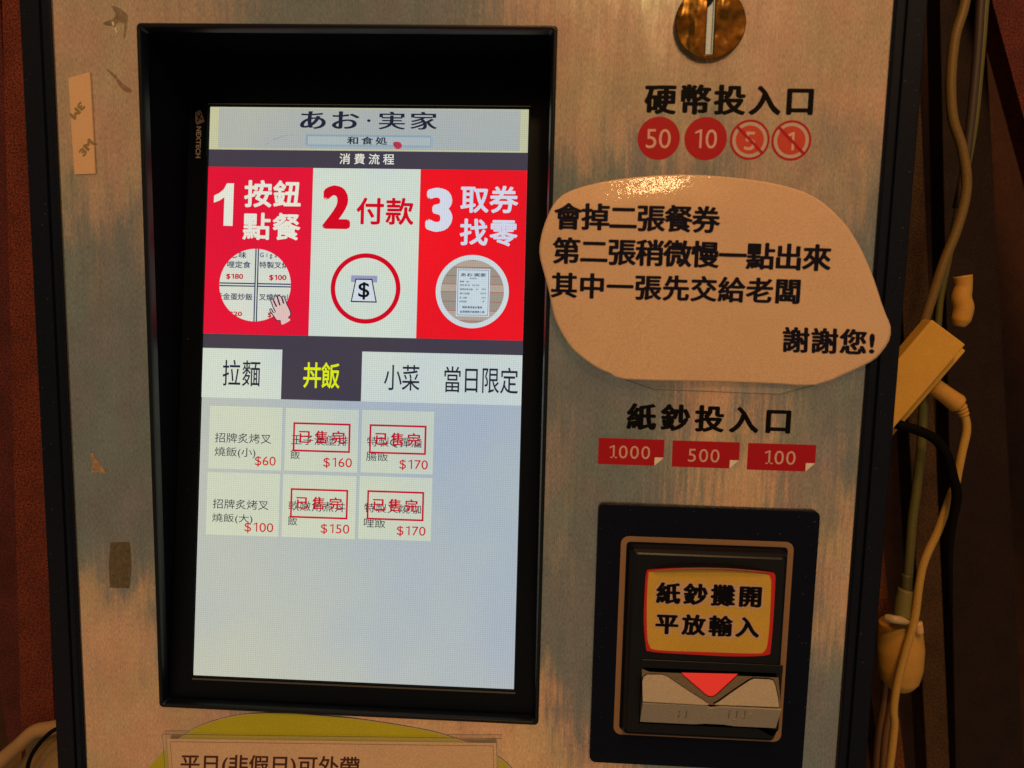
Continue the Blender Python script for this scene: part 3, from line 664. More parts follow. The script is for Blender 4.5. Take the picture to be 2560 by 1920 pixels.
flat('mouth_lower', [[(lx0, 0), (lx0 + 0.030, 0), (lx0 + 0.036, 0.0010), (lx0 + 0.046, 0.0010), (lx0 + 0.052, 0), (lx1, 0), (lx1, ly1), ((lx0 + lx1) / 2 + 0.004, ly1), ((lx0 + lx1) / 2, ly1 - 0.0016), ((lx0 + lx1) / 2 - 0.004, ly1), (lx0, ly1)]], GREY, mouth, LOW, 0.0001, 0.0010, 0.0003)
rm, nt_, bs = new_mat('lit_red_arrow'); bs.inputs['Base Color'].default_value = (0.55, 0.02, 0.02, 1); bs.inputs['Roughness'].default_value = 0.4
bs.inputs['Emission Color'].default_value = (1.0, 0.02, 0.02, 1); bs.inputs['Emission Strength'].default_value = 0.36
tri = [U(*p) for p in ((725, 1000), (1116, 1008), (1105, 1022), (965, 1150), (945, 1162), (915, 1162), (895, 1150), (735, 1012))]
flat('arrow_groove', [[(Vector(p) - Vector(tri[0]).lerp(Vector(tri[4]), .5)) * 1.045 + Vector(tri[0]).lerp(Vector(tri[4]), .5) for p in tri]], M['inside'], mouth, UP, 0.0003)
flat('red_arrow', [tri], rm, mouth, UP, 0.0003, 0.0010, 0.0003)
glint = plain('painted_glint', (0.55, 0.42, 0.28), 0.4)  # reflected glints painted as pale strokes on the lower face
for x0, y0, x1, y1 in ((1088, 1312, 1110, 1303), (1140, 1294, 1162, 1284), (1195, 1274, 1217, 1266), (655, 1245, 668, 1258), (706, 1262, 715, 1278)):
    flat('mouth_rib_glint', [stroke(LOW.loc(*fb(x0, y0)), LOW.loc(*fb(x1, y1)), 0.00055)], glint, mouth, LOW, 0.0011, 0.0004)
for x0 in (1060, 1112, 1168, 715, 765):
    flat('mouth_rib_glint', [stroke(LOW.loc(*fb(x0, 1250)), LOW.loc(*fb(x0 - 8, 1300)), 0.0003)], GREYD, mouth, LOW, 0.0011, 0.0002)

# ------------------------------------------------------------------ instruction sticker on the acceptor
SF = HF + 0.0003
stick = empty('instruction_sticker', (hood.location + machine.location) + Vector((0, -0.004, 0.01)), 'yellow and red sticker with a curled top edge on the banknote acceptor', 'sticker')
so = [(490, 300), (500, 288), (600, 280), (760, 274), (920, 274), (1080, 280), (1250, 294), (1352, 306), (1372, 318), (1378, 345), (1372, 480), (1362, 650), (1345, 840), (1325, 876), (1200, 886), (1000, 884), (800, 873), (600, 862), (505, 850), (484, 828), (468, 650), (474, 450), (482, 330)]
si = [(520, 300), (700, 290), (900, 288), (1120, 298), (1310, 318), (1342, 345), (1348, 400), (1338, 640), (1322, 800), (1300, 850), (1240, 866), (900, 856), (560, 842), (508, 810), (492, 740), (489, 560), (494, 400), (502, 325)]
FS = lambda pts, h: [FRONT.loc(*fb(*p), h) for p in pts]
flat('sticker_base', [smooth_loop(FS(so, SF), 3)], plain('sticker_red', (0.70, 0.02, 0.02), 0.4, spec=0.5), stick, FRONT, SF, 0.0002)
flat('sticker_face', [smooth_loop(FS(si, SF), 3)], plain('sticker_yellow', (0.78, 0.50, 0.075), 0.4, spec=0.5, dirt=0.08), stick, FRONT, SF + 0.00026)
HALO = plain('sticker_halo', (0.72, 0.50, 0.35), 0.5)
for s, bb in (('紙鈔攤開', (548, 372, 1287, 552)), ('平放輸入', (543, 586, 1272, 762))):
    g2 = (bb[0] - 14, bb[1] - 14, bb[2] + 14, bb[3] + 14)
    pt_(s, fb, *g2, HALO, h=SF + 0.00034, parent=stick, bold=0.10, boldy=0.10, aspect=1.0, name='lettering_halo')
    pt_(s, fb, *bb, M['print'], h=SF + 0.00042, parent=stick, bold=0.050, boldy=0.030, aspect=1.0, name='lettering')
top = [(500, 292), (560, 288), (640, 282), (760, 277), (900, 275), (1040, 278), (1180, 287), (1290, 299), (1360, 308)]
vs = []; fs = []; n_ = len(top)
for i, p in enumerate(top):
    t = i / (n_ - 1); amt = math.sin(math.pi * t) ** 0.7
    q = FRONT.loc(*fb(*p), SF)
    for k in range(5):
        s_ = k / 4; vs.append((q[0], -(SF + 0.0003 + amt * 0.0036 * math.sin(s_ * 1.5)), q[1] - 0.0006 + 0.0005 * k * amt))
for i in range(n_ - 1):
    for k in range(4): a = i * 5 + k; fs.append((a, a + 5, a + 6, a + 1))
mesh_obj('curled_edge', vs, fs, plain('sticker_back', (0.62, 0.42, 0.25), 0.5), stick, True)

# ------------------------------------------------------------------ speech bubble note
f1 = lambda x, y: (x * 1.15732, y * 1.15732)
bub = [(1165, 545), (1170, 505), (1185, 462), (1203, 432), (1235, 411), (1300, 393), (1380, 382), (1470, 377), (1560, 381), (1650, 392), (1712, 406), (1757, 424), (1800, 456), (1838, 500), (1866, 550), (1888, 603), (1903, 650), (1914, 680), (1924, 706), (1921, 735), (1903, 762), (1882, 781), (1830, 806), (1762, 832), (1680, 829), (1575, 825), (1480, 822), (1348, 818), (1318, 806), (1285, 791), (1240, 757), (1215, 722), (1197, 683), (1186, 630), (1172, 578)]
H0 = 0.0034
def paper_mat(name, col, gl_bump=0.35):
    m, nt, bs = new_mat(name)
    c = mulcol(nt, col + (1,), remap(nt, noise(nt, (1400,) * 3, 2), 0.3, 0.7, 0.86, 1.14))
    c = mulcol(nt, c, remap(nt, noise(nt, (25,) * 3, 3), 0.3, 0.7, 0.96, 1.04)); nt.links.new(c, bs.inputs['Base Color'])
    bs.inputs['Roughness'].default_value = 0.55; bs.inputs['Specular IOR Level'].default_value = 0.3
    bs.inputs['Coat Weight'].default_value = 0.9; bs.inputs['Coat Roughness'].default_value = 0.035
    bp = N(nt, 'ShaderNodeBump'); bp.inputs['Distance'].default_value = 0.001; bp.inputs['Strength'].default_value = gl_bump
    mul = N(nt, 'ShaderNodeMath', operation='ADD'); nt.links.new(noise(nt, (300, 300, 620), 2, 0.6), mul.inputs[0]); nt.links.new(noise(nt, (60, 60, 90), 2), mul.inputs[1])
    nt.links.new(mul.outputs[0], bp.inputs['Height']); nt.links.new(bp.outputs[0], bs.inputs['Coat Normal'])
    return m
BL2 = [FRONT.loc(*f1(*p), 0.0036) for p in bub]
bcx = sum(p[0] for p in BL2) / len(BL2); bcz = sum(p[1] for p in BL2) / len(BL2)
def top_z(x):
    best = -9
    for k in range(len(BL2)):
        a, b_ = BL2[k - 1], BL2[k]
        if (a[0] - x) * (b_[0] - x) <= 0 and abs(a[0] - b_[0]) > 1e-9:
            best = max(best, a[1] + (b_[1] - a[1]) * (x - a[0]) / (b_[0] - a[0]))
    return best if best > -9 else BL2[0][1]
def bub_h(x, z):                      # the sheet stands off the steel; its upper left rim bends back to touch it
    d_ = max(top_z(x) - z, 0); wx = math.exp(-(((x - 0.155) / 0.042) ** 4))
    v = (z - bcz) / 0.055
    a_, b_ = 0.007, 0.016             # bend: full slope to a_, flat beyond b_
    if d_ < a_: rise = d_
    elif d_ < b_: rise = a_ + (d_ - a_) - (d_ - a_) ** 2 / (2 * (b_ - a_))
    else: rise = a_ + (b_ - a_) / 2
    return 0.27 * rise * wx + 0.0004 * max(-v, 0)
note = empty('speech_bubble_note', FRONT.w(bcx, bcz, 0.002), 'laminated speech bubble notice in black Chinese writing, reaching over the black right edge', 'notice')
loop = smooth_loop(BL2, 2)
def disc_grid(loop, center, h0, fn, rings=34):
    vs = [FRONT.w(center[0], center[1], h0 + fn(*center))]; fs = []; n = len(loop)
    for r in range(1, rings + 1):
        t = (r / rings) ** 0.55
        for p in loop:
            x = center[0] + (p[0] - center[0]) * t; z = center[1] + (p[1] - center[1]) * t; vs.append(FRONT.w(x, z, h0 + fn(x, z)))
    for k in range(n): fs.append((0, 1 + (k + 1) % n, 1 + k))
    for r in range(rings - 1):
        for k in range(n):
            a = 1 + r * n + k; b2 = 1 + r * n + (k + 1) % n; fs.append((a, b2, b2 + n, a + n))
    return vs, fs
vs, fs = disc_grid(loop, (bcx, bcz), H0, bub_h)
m_ = len(vs); v2, f2 = disc_grid(loop, (bcx, bcz), H0 - 0.0004, bub_h)      # the back of the sheet
fs += [tuple(i + m_ for i in reversed(q)) for q in f2]; vs += v2; n_ = len(loop); base = 1 + 33 * n_
for k in range(n_): a = base + k; b2 = base + (k + 1) % n_; fs.append((a, b2, b2 + m_, a + m_))
mesh_obj('paper', vs, fs, paper_mat('laminated_paper', (0.84, 0.58, 0.39), 0.20), note, True)
def film_mat():
    m, nt, bs = new_mat('clear_film'); bs.inputs['Base Color'].default_value = (0.9, 0.88, 0.84, 1); bs.inputs['Alpha'].default_value = 0.10; bs.inputs['Roughness'].default_value = 0.2; return m
FILM = film_mat()
fl = [FRONT.loc(*f5(*p), 0.001) for p in ((385, 112), (580, 182), (980, 198), (1350, 211), (1575, 150), (980, 125))]
flat('laminate_flap', [fl], FILM, note, FRONT, 0.0006, 0.0002)
LINE = plain('film_edge', (0.10, 0.08, 0.06), 0.5)
for a_, b_ in (((385, 116), (580, 182)), ((580, 182), (1350, 211)), ((1350, 211), (1572, 156))):
    flat('laminate_edge', [stroke(FRONT.loc(*f5(*a_), 0.001), FRONT.loc(*f5(*b_), 0.001), 0.00022)], LINE, note, FRONT, 0.0009)
def bl_(s, TL, TR, BL_, **kw):
    hq = H0 + 0.0009; P_ = [FRONT.loc(*p, H0 + bub_h(*FRONT.loc(*p, hq))) for p in (TL, TR, BL_)]
    return lettering(s, FRONT, 0, 0, 0, 0, H0 + 0.00018, M['bubble_ink'], note, quad=P_, bold=0.037, boldy=0.022, bumpf=bub_h, **kw)
bl_('會掉二張餐券', (1386, 507), (1803, 516), (1384, 574), aspect=1.0)
bl_('第二張稍微慢一點出來', (1382, 592), (2081, 611), (1380, 659), aspect=1.0)
bl_('其中一張先交給老闆', (1378, 680), (2003, 696), (1376, 744), aspect=1.0)
bl_('謝謝您!', (1957, 816), (2188, 824), (1955, 880), aspect=1.0)

# dust on the black plastics and a wiped streak on the display
def specks(name, plane, spots, h, parent, mat):
    vs = []; fs = []
    for x, y in spots:
        a = random.uniform(0, 3.14); l = random.uniform(0.00008, 0.00035); w_ = random.uniform(0.00005, 0.00010); b0 = len(vs)
        c_, s_ = math.cos(a), math.sin(a)
        for u, v in ((-l, -w_), (l, -w_), (l, w_), (-l, w_)): vs.append(plane.w(x + u * c_ - v * s_, y + u * s_ + v * c_, h))
        fs.append((b0, b0 + 1, b0 + 2, b0 + 3))
    o = mesh_obj(name, vs, fs, mat, parent); o['kind'] = 'stuff'; return o
DUST = plain('dust', (0.22, 0.20, 0.18), 0.8)
specks('dust', SCREEN, [(random.uniform(-0.125, 0.12), random.uniform(0.180, 0.215)) for _ in range(26)] + [(random.uniform(-0.125, -0.100), random.uniform(-0.17, 0.18)) for _ in range(16)], 0.0008, machine, DUST)
specks('dust', FRONT, [(random.uniform(px0, px1), random.uniform(gz1 + 0.001, pz1)) for _ in range(14)] + [(random.uniform(px0, gx0), random.uniform(pz0, pz1)) for _ in range(14)] + [(random.uniform(gx1, px1), random.uniform(pz0, pz1)) for _ in range(12)], 0.00305, machine, DUST)
specks('dust', FRONT, [(random.uniform(R_ + 0.007, R_ + 0.0150), random.uniform(-0.26, 0.26)) for _ in range(40)] + [(random.uniform(L_ - 0.015, L_ - 0.006), random.uniform(-0.28, 0.26)) for _ in range(40)], 0.0029, machine, DUST)
SMU, nt_, bs = new_mat('screen_smudge'); bs.inputs['Base Color'].default_value = (0.05, 0.05, 0.05, 1); bs.inputs['Alpha'].default_value = 0.20; bs.inputs['Roughness'].default_value = 0.9
for a_, b_, w_ in (((500, 272), (560, 250), 0.0006), ((560, 250), (588, 243), 0.0004), ((604, 243), (628, 238), 0.0004), ((455, 300), (475, 290), 0.0005)):
    flat('screen_smudge', [stroke(S(b(*a_)), S(b(*b_)), w_)], SMU, machine, SCREEN, 0.0006)

# ------------------------------------------------------------------ notices at the bottom
g5 = lambda x, y: (x / 1.58, 1500 + y / 1.58)
card = [(480, 800), (540, 715), (580, 664), (640, 600), (700, 552), (780, 502), (860, 474), (940, 456), (1020, 449), (1150, 448), (1260, 457), (1400, 470), (1550, 492), (1680, 515), (1760, 536), (1850, 567), (1940, 606), (2005, 650), (2060, 720), (2100, 820), (1300, 1000)]
cl = [FRONT.loc(*g5(*p), 0.0008) for p in card]
gc = empty('green_bubble_card', FRONT.w(*cl[9], 0.001), 'olive yellow rounded card with a pale rim under the monitor, behind the white notice', 'card')
flat('card_rim', [smooth_loop(cl, 3)], plain('card_white_rim', (0.75, 0.66, 0.52), 0.4), gc, FRONT, 0.0004, 0.0003)
cm = Vector((sum(p[0] for p in cl) / len(cl), sum(p[1] for p in cl) / len(cl)))
flat('card_face', [smooth_loop([tuple(cm + (Vector(p) - cm) * 0.991) for p in cl], 3)], paper_mat('olive_card', (0.62, 0.62, 0.004), 0.15), gc, FRONT, 0.00085)
nn = empty('takeaway_notice', pp(800, 1860, 0.003), 'pale framed paper notice on takeaway days, laminated, over the olive card', 'notice')
A, B_ = FRONT.loc(*g5(660, 548), 0.002), FRONT.loc(*g5(1960, 565), 0.002)
sl = (B_[1] - A[1]) / (B_[0] - A[0])
NP = Plane(FRONT.w(A[0], A[1], 0.002), (1, 0, sl), (-sl, 0, 1)); WN = (Vector(B_) - Vector(A)).length
flat('laminate', [rect(-0.0028, -0.1, WN + 0.0030, 0.0028)], FILM, nn, NP, -0.0006, 0.0003)
flat('laminate_edge', [rect(-0.0029, 0.0026, WN + 0.0031, 0.0029), ], LINE, nn, NP, -0.0002)
flat('laminate_edge', [rect(-0.0029, -0.1, -0.0027, 0.0026), ], LINE, nn, NP, -0.0002)
flat('paper', [rect(0, -0.098, WN, 0)], plain('notice_paper', (0.92, 0.66, 0.46), 0.55, dirt=0.05), nn, NP, 0.0)
flat('border_line', [rect(0.0017, -0.09, WN - 0.0017, -0.0017), rect(0.0019, -0.0898, WN - 0.0019, -0.0019)], plain('border_ink', (0.12, 0.08, 0.06), 0.5), nn, NP, 0.0001)
lettering('平日(非假日)可外帶', NP, 0, 0, 0, 0, 0.00015, plain('brown_ink', (0.085, 0.018, 0.016), 0.5), nn, bold=0.014,
          quad=[NP.loc(*g5(715, 608)), NP.loc(*g5(1422, 618)), NP.loc(*g5(712, 690))])

# ------------------------------------------------------------------ tape and residue on the left of the panel
fa = lambda x, y: (x / 3.16, y / 3.16)
ts = empty('adhesive_strip', FRONT.w(*FRONT.loc(*fa(650, 980)), 0.001), 'peach coloured adhesive strip on the steel left of the monitor', 'adhesive strip')
flat('strip', [[FRONT.loc(*fa(*p), 0.001) for p in ((541, 617), (708, 570), (722, 800), (752, 1371), (590, 1377), (565, 1000))]], plain('adhesive_peach', (0.86, 0.58, 0.36), 0.6, spec=0.2, grain=0.06), ts, FRONT, 0.0002, 0.0009)
INK3 = plain('strip_ink', (0.34, 0.25, 0.12), 0.6)
for cx, cy, ang in ((612, 875, 228), (682, 1165, 50)):
    c_ = Vector(FRONT.loc(*fa(cx, cy), 0.0012)); ux = Vector((math.cos(R(ang)), math.sin(R(ang)))); uy = Vector((-ux.y, ux.x)); wd, ht = 0.0098, 0.0042
    TL = c_ - ux * wd / 2 + uy * ht / 2
    lettering('3M', FRONT, 0, 0, 0, 0, 0.00118, INK3, ts, quad=[TL, TL + ux * wd, TL - uy * ht], bold=0.05)
def resid_mat(name, col, alpha, rough=0.35):
    m, nt, bs = new_mat(name); nt.links.new(mulcol(nt, col + (1,), remap(nt, noise(nt, (400,) * 3, 4), 0.3, 0.7, 0.7, 1.3)), bs.inputs['Base Color'])
    nt.links.new(remap(nt, noise(nt, (300,) * 3, 4), 0.3, 0.65, alpha * 0.5, alpha), bs.inputs['Alpha']); bs.inputs['Roughness'].default_value = rough
    bp = N(nt, 'ShaderNodeBump'); bp.inputs['Distance'].default_value = 0.001; nt.links.new(noise(nt, (200,) * 3, 4), bp.inputs['Height']); nt.links.new(bp.outputs[0], bs.inputs['Normal']); return m
RB = resid_mat('brown_residue', (0.18, 0.10, 0.04), 0.26)
fl_ = lambda x, y: (x / 1.3825, 400 + y / 1.3825)
tag(flat('tape_patch', [[FRONT.loc(*fl_(*p)) for p in ((382, 1322), (448, 1320), (455, 1400), (448, 1480), (380, 1478), (376, 1400))]], resid_mat('old_tape', (0.20, 0.15, 0.06), 0.5), None, FRONT, 0.0001, 0.0002), 'square of old brown translucent tape low on the steel left of the monitor', 'tape')
tag(flat('tape_residue', [smooth_loop([FRONT.loc(*fa(*p)) for p in ((880, 45), (960, 75), (1010, 130), (1000, 200), (990, 290), (975, 300), (985, 190), (930, 180), (905, 205), (830, 200), (815, 180), (890, 150), (915, 110))], 2)], RB, None, FRONT, 0.0001, 0.0002), 'brown glue smear near the top left corner of the panel', 'glue residue')
tag(flat('tape_residue', [smooth_loop([FRONT.loc(*fa(*p)) for p in ((850, 545), (920, 600), (960, 650), (1045, 715), (1040, 728), (1000, 730), (950, 690), (915, 630), (850, 560))], 2)], resid_mat('faint_residue', (0.20, 0.11, 0.04), 0.26), None, FRONT, 0.0001, 0.0002), 'thin diagonal glue scrape beside the upper left of the monitor', 'glue residue')
tag(flat('torn_film', [smooth_loop([FRONT.loc(*fl_(*p)) for p in ((312, 1010), (330, 1030), (352, 1060), (368, 1085), (345, 1078), (318, 1078), (322, 1050))], 2)], resid_mat('torn_film_mat', (0.60, 0.42, 0.28), 0.8, 0.2), None, FRONT, 0.0002, 0.0003), 'small torn scrap of clear film halfway down the left steel strip', 'film scrap')
tag(flat('scraped_tape', [stroke(FRONT.loc(*fa(893, 175)), FRONT.loc(*fa(903, 205)), 0.0011), stroke(FRONT.loc(*fa(912, 225)), FRONT.loc(*fa(932, 262)), 0.0008)], plain('white_scrap', (0.85, 0.75, 0.6), 0.3), None, FRONT, 0.0004, 0.0002), 'pale crumb of tape inside the top left glue smear', 'tape crumb')

# ------------------------------------------------------------------ behind the machine
def kinded(o, k): o['kind'] = k; return o
def wallmat(name, col, rough=0.6):
    return plain(name, col, rough, spec=0.25, grain=1.0, gscale=900, dirt=0.3)
YW = 0.20
wall = kinded(box('wall', -2.6, 2.6, YW + 0.10, YW + 0.12, -1.3, 1.4, wallmat('dark_wood_wall', (0.070, 0.024, 0.010))), 'structure')
# boards standing beside the machine
def board(name, xa_, xb_, y, mat, label, ytop, ybot, z1=None, z0=None, dep=0.02):
    pa, pb = hit(xa_[0], ytop, (0, y, 0), Vector((0, 1, 0))), hit(xb_[0], ytop, (0, y, 0), Vector((0, 1, 0)))
    qa, qb = hit(xa_[1], ybot, (0, y, 0), Vector((0, 1, 0))), hit(xb_[1], ybot, (0, y, 0), Vector((0, 1, 0)))
    def at(p, q, z): t = (z - q.z) / (p.z - q.z); return q.x + (p.x - q.x) * t
    z1 = z1 if z1 is not None else max(pa.z, pb.z); z0 = z0 if z0 is not None else min(qa.z, qb.z)
    vs = [(at(pa, qa, z), yy, z) if s == 0 else (at(pb, qb, z), yy, z) for yy in (y, y + dep) for z in (z0, z1) for s in (0, 1)]
    o = mesh_obj(name, vs, [(0, 1, 3, 2), (4, 6, 7, 5), (0, 2, 6, 4), (1, 5, 7, 3), (0, 4, 5, 1), (2, 3, 7, 6)], mat)
    return tag(o, label, 'board')
board('wooden_post', (5, 55), (64, 140), 0.04, wallmat('red_brown_wood', (0.165, 0.034, 0.018)), 'red brown wooden post along the left edge of the ticket machine', 0, 1920, 0.42, -0.40)
board('dark_board', (-260, 30), (0, 92), 0.09, wallmat('dark_purple_board', (0.11, 0.022, 0.020)), 'dark reddish board left of the wooden post', 0, 1920, 0.45, -0.45)
board('wall_batten', (2290, 2351), (2215, 2290), 0.13, wallmat('olive_brown_batten', (0.075, 0.036, 0.012)), 'dim olive brown batten just right of the machine, upper part', 0, 1400, 0.5, -0.4)
board('wall_batten', (2195, 2262), (2120, 2200), 0.10, wallmat('orange_brown_batten', (0.15, 0.045, 0.010)), 'orange brown wooden batten low beside the right edge, behind the green cable', 1236, 1920, None, -0.4)
board('dark_post', (2460, 2560), (2350, 2390), 0.17, wallmat('dark_seam_wood', (0.022, 0.010, 0.008)), 'narrow near black post behind the cables on the right', 0, 1920, 0.55, -0.45)
board('dark_board', (2700, 3300), (2480, 3000), 0.14, wallmat('dark_red_board', (0.13, 0.024, 0.016)), 'dark reddish board at the far right of the picture', 0, 1920, 0.55, -0.45)
oc = hit(112, 25, (0, 0.035, 0), Vector((0, 1, 0)))
tag(tube('orange_tag', [oc + Vector((0.004, 0, 0.03)), oc + Vector((0.002, 0, 0.008)), oc + Vector((0.0, -0.002, -0.002)), oc + Vector((0.002, 0, -0.008))], [0.006, 0.0075, 0.0065, 0.002], plain('orange_vinyl', (0.45, 0.12, 0.03), 0.5)), 'small orange rounded piece at the top left edge of the machine', 'tag')

YB = lambda x, y, dd: hit(x, y, (0, dd, 0), Vector((0, 1, 0)))
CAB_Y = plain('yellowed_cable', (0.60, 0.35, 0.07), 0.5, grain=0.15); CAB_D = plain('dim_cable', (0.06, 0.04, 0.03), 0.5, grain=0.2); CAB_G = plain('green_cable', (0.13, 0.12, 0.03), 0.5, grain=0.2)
CAB_K = plain('black_cable', (0.003, 0.002, 0.002), 0.7, spec=0.1)
TAN = plain('tan_plastic', (0.66, 0.35, 0.06), 0.5, grain=0.12)
D1 = 0.06
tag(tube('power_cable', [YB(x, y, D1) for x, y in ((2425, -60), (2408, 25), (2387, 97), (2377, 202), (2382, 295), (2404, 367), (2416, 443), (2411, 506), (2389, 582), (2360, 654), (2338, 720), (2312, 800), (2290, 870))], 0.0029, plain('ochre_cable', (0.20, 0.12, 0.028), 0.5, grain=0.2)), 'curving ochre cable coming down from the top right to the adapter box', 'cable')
tag(tube('thin_cable', [YB(x, y, 0.075) for x, y in ((2462, -60), (2452, 0), (2446, 90), (2440, 169), (2430, 274), (2420, 359), (2408, 440), (2392, 520))], 0.0026, CAB_D), 'thin dim grey cable hanging right of the ochre cable, upper right', 'cable')
tag(tube('thin_cable', [YB(x, y, 0.085) for x, y in ((2474, -60), (2464, 0), (2457, 90), (2450, 169), (2440, 274), (2428, 359), (2400, 500), (2372, 640), (2352, 740), (2346, 800), (2340, 880))], 0.0022, CAB_G), 'thin green cable running behind the adapter box from above', 'cable')
# adapter
ad_ = empty('power_adapter', YB(2330, 950, 0.055), 'tilted yellowed power adapter box sticking out from behind the right edge', 'power adapter')
quad = [YB(x, y, 0.045) for x, y in ((2330, 795), (2414, 858), (2190, 1135), (2105, 1060))]
cen = sum(quad, Vector()) / 4
ex = (quad[1] - quad[0]).normalized(); ez = ex.cross(Vector((0, 1, 0))).normalized()
if ez.z < 0: ez = -ez
w2 = (quad[1] - quad[0]).length / 2; h2 = (quad[0] - quad[3]).length / 2
def obox(name, c, ex, ez, w2, h2, d2, mat, parent, bev):
    ey = Vector((0, 1, 0)); bm = bmesh.new()
    v, f = box_pts(-w2, w2, -d2, d2, -h2, h2); bv = [bm.verts.new(c + ex * p[0] + ey * p[1] + ez * p[2]) for p in v]
    for q in f: bm.faces.new([bv[i] for i in q])
    bmesh.ops.recalc_face_normals(bm, faces=bm.faces); bmesh.ops.bevel(bm, geom=bm.edges[:], offset=bev, segments=3, affect='EDGES', profile=0.6)
    vs = [x.co.copy() for x in bm.verts]; fs = [tuple(y.index for y in p.verts) for p in bm.faces]; bm.free()
    return mesh_obj(name, vs, fs, mat, parent)
AM = plain('yellowed_plastic', (0.80, 0.45, 0.07), 0.5, grain=0.08, dirt=0.06)
ed = (quad[3] - quad[0]).normalized(); exx = (quad[1] - quad[0]).normalized()
obox('adapter_case', cen + Vector((0, 0.006, 0)), exx, -ed, w2, h2, 0.006, AM, ad_, 0.0012)
obox('adapter_lid', cen + Vector((0, 0.020, 0)) + exx * 0.0075, exx, -ed, w2 + 0.0010, h2 + 0.0006, 0.0072, AM, ad_, 0.0012)
# plug strain relief
s0, s1 = YB(2335, 965, 0.062), YB(2398, 1012, 0.062)
tube('plug_body', [s0, s0.lerp(s1, 0.5), s1.lerp(s0, 0.08), s1], [0.0052, 0.0054, 0.0060, 0.0048], TAN, ad_)
sd = (YB(2412, 1040, 0.062) - s1)
for k in range(3):
    c0 = s1 + sd * (0.15 + 0.3 * k); tube('strain_ring', [c0, c0 + sd.normalized() * 0.0011], 0.0040 - 0.0004 * k, TAN, ad_)
tube('strain_core', [s1, s1 + sd], 0.0026, TAN, ad_)
tag(tube('power_cable', [YB(x, y, 0.062) for x, y in ((2404, 1030), (2414, 1048), (2416, 1080), (2405, 1130), (2395, 1180), (2388, 1215), (2376, 1240), (2362, 1280), (2343, 1331), (2312, 1399), (2298, 1460), (2286, 1549), (2262, 1634), (2242, 1714), (2234, 1775), (2236, 1815), (2224, 1920), (2215, 1990))], 0.0025, CAB_Y), 'pale yellow cable winding down from the adapter plug past the tan casing', 'cable')
tag(tube('black_cable', [YB(x, y, 0.052) for x, y in ((2240, 1060), (2300, 1078), (2340, 1100), (2368, 1140), (2382, 1190), (2392, 1240), (2380, 1310), (2374, 1390), (2378, 1520))], [0.0030, 0.0030, 0.0030, 0.0030, 0.0030, 0.003, 0.0026, 0.002, 0.001], CAB_K), 'black cable crossing in front of the pale yellow cable below the adapter', 'cable')
tag(tube('cable_end', [YB(x, y, 0.08) for x, y in ((2406, 690), (2408, 715), (2403, 745), (2408, 770), (2402, 800), (2398, 816))], [0.0058, 0.0052, 0.0060, 0.0062, 0.0058, 0.003], TAN), 'short tan plug end hanging above the adapter box', 'plug')
gcab = empty('green_cable_plug', YB(2272, 1450, 0.07), 'olive green flat cable with a plug ending in the tan casing', 'cable')
tube('cable', [YB(x, y, 0.07) for x, y in ((2310, 960), (2304, 1098), (2300, 1148), (2290, 1233), (2281, 1300), (2274, 1391), (2270, 1445))], 0.0029, CAB_G, gcab)
tube('plug_neck', [YB(2268, 1436, 0.069), YB(2266, 1478, 0.069)], [0.0034, 0.0036], plain('dark_green_plug', (0.10, 0.085, 0.03), 0.5), gcab)
tube('plug_head', [YB(2266, 1474, 0.068), YB(2260, 1505, 0.068), YB(2256, 1540, 0.068)], [0.0050, 0.0056, 0.0060], plain('plug_olive', (0.20, 0.18, 0.05), 0.5), gcab)
bulb = empty('tan_casing', YB(2250, 1635, 0.075), 'rounded tan plastic casing under the green plug, lower right', 'casing')
bp_ = [YB(x, y, 0.08) for x, y in ((2246, 1552), (2249, 1575), (2250, 1620), (2250, 1665), (2249, 1700), (2247, 1722))]
tube('shell', bp_, [0.0120, 0.0138, 0.0150, 0.0142, 0.0118, 0.0060], TAN, bulb, 20)
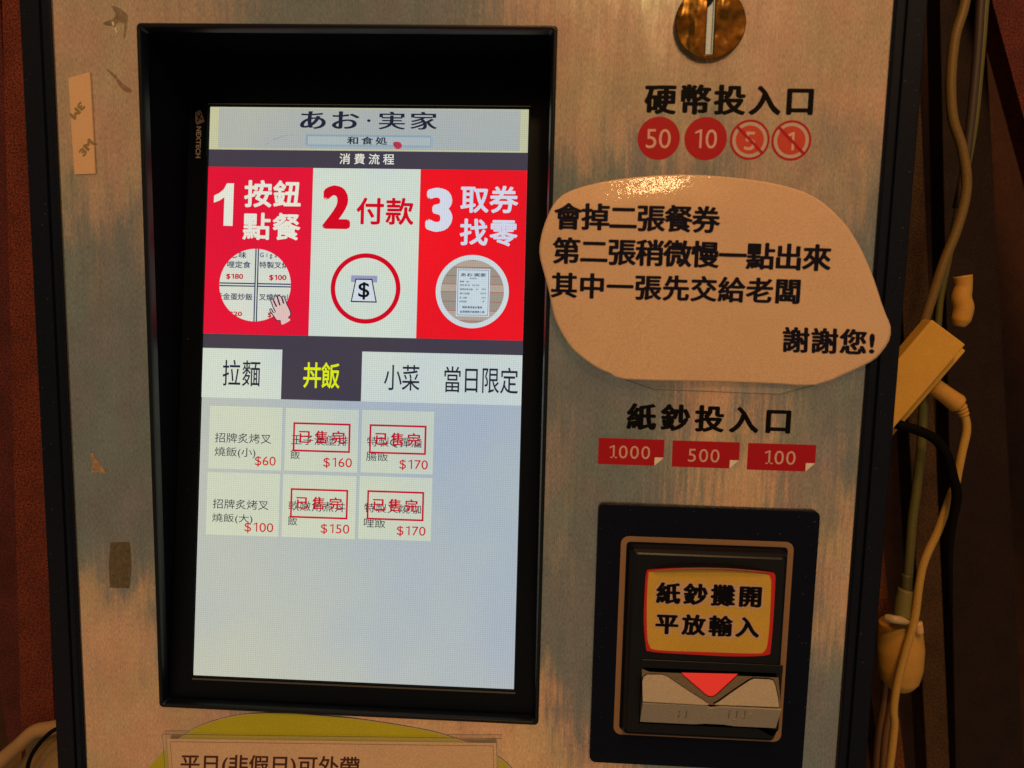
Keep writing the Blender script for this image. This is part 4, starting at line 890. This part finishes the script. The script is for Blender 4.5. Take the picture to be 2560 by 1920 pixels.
tube('rim', [YB(2216, 1545, 0.066), YB(2240, 1549, 0.062), YB(2272, 1553, 0.066)], 0.0026, plain('rim_plastic', (0.62, 0.46, 0.26), 0.4), bulb)
tube('button', [YB(2294, 1556, 0.066), YB(2299, 1582, 0.066)], [0.0030, 0.0026], plain('button_plastic', (0.80, 0.50, 0.22), 0.4), bulb)
for x_, lb in ((2186, 'thin dark cord at the very bottom beside the right edge trim, left one'), (2204, 'thin brown cord at the very bottom next to the pale yellow cable')):
    tag(tube('thin_cable', [YB(x_ + 30, 1660, 0.09), YB(x_ + 22, 1760, 0.09), YB(x_ + 8, 1850, 0.09), YB(x_, 1980, 0.09)], 0.0022, plain('brown_cord', (0.20, 0.09, 0.03), 0.5)), lb, 'cord')

# beige moulded thing low on the left
tubm = empty('beige_basin', YB(70, 1880, 0.05), 'beige moulded plastic basin edge with a dark cord, bottom left beside the post', 'basin')
BG = plain('beige_plastic', (0.46, 0.28, 0.12), 0.5, grain=0.12, dirt=0.12)
tube('rim', [YB(x, y, 0.028) for x, y in ((-60, 1980), (0, 1905), (45, 1865), (85, 1830), (120, 1822), (175, 1812))], 0.0046, BG, tubm)
def sheet(name, rows, mat, parent):
    n = len(rows[0]); vs = [p for r in rows for p in r]; fs = []
    for i in range(len(rows) - 1):
        for k in range(n - 1): a = i * n + k; fs.append((a, a + 1, a + n + 1, a + n))
    return mesh_obj(name, vs, fs, mat, parent, True)
rows = []
for i in range(7):
    t = i / 6
    rows.append([YB(x, y + t * 190, 0.031 + 0.012 * math.sin(t * 3.0 + k * 0.7)) for k, (x, y) in enumerate(((-60, 1985), (0, 1912), (45, 1872), (85, 1838), (120, 1829), (175, 1820)))])
sheet('side', rows, plain('beige_side', (0.36, 0.23, 0.09), 0.5, grain=0.15, dirt=0.2), tubm)
tag(tube('black_cable', [YB(x, y, 0.016) for x, y in ((150, 1818), (125, 1832), (98, 1860), (78, 1890), (68, 1925), (62, 1990))], 0.0013, CAB_K), 'thin black cord arching over the beige basin, bottom left', 'cord')
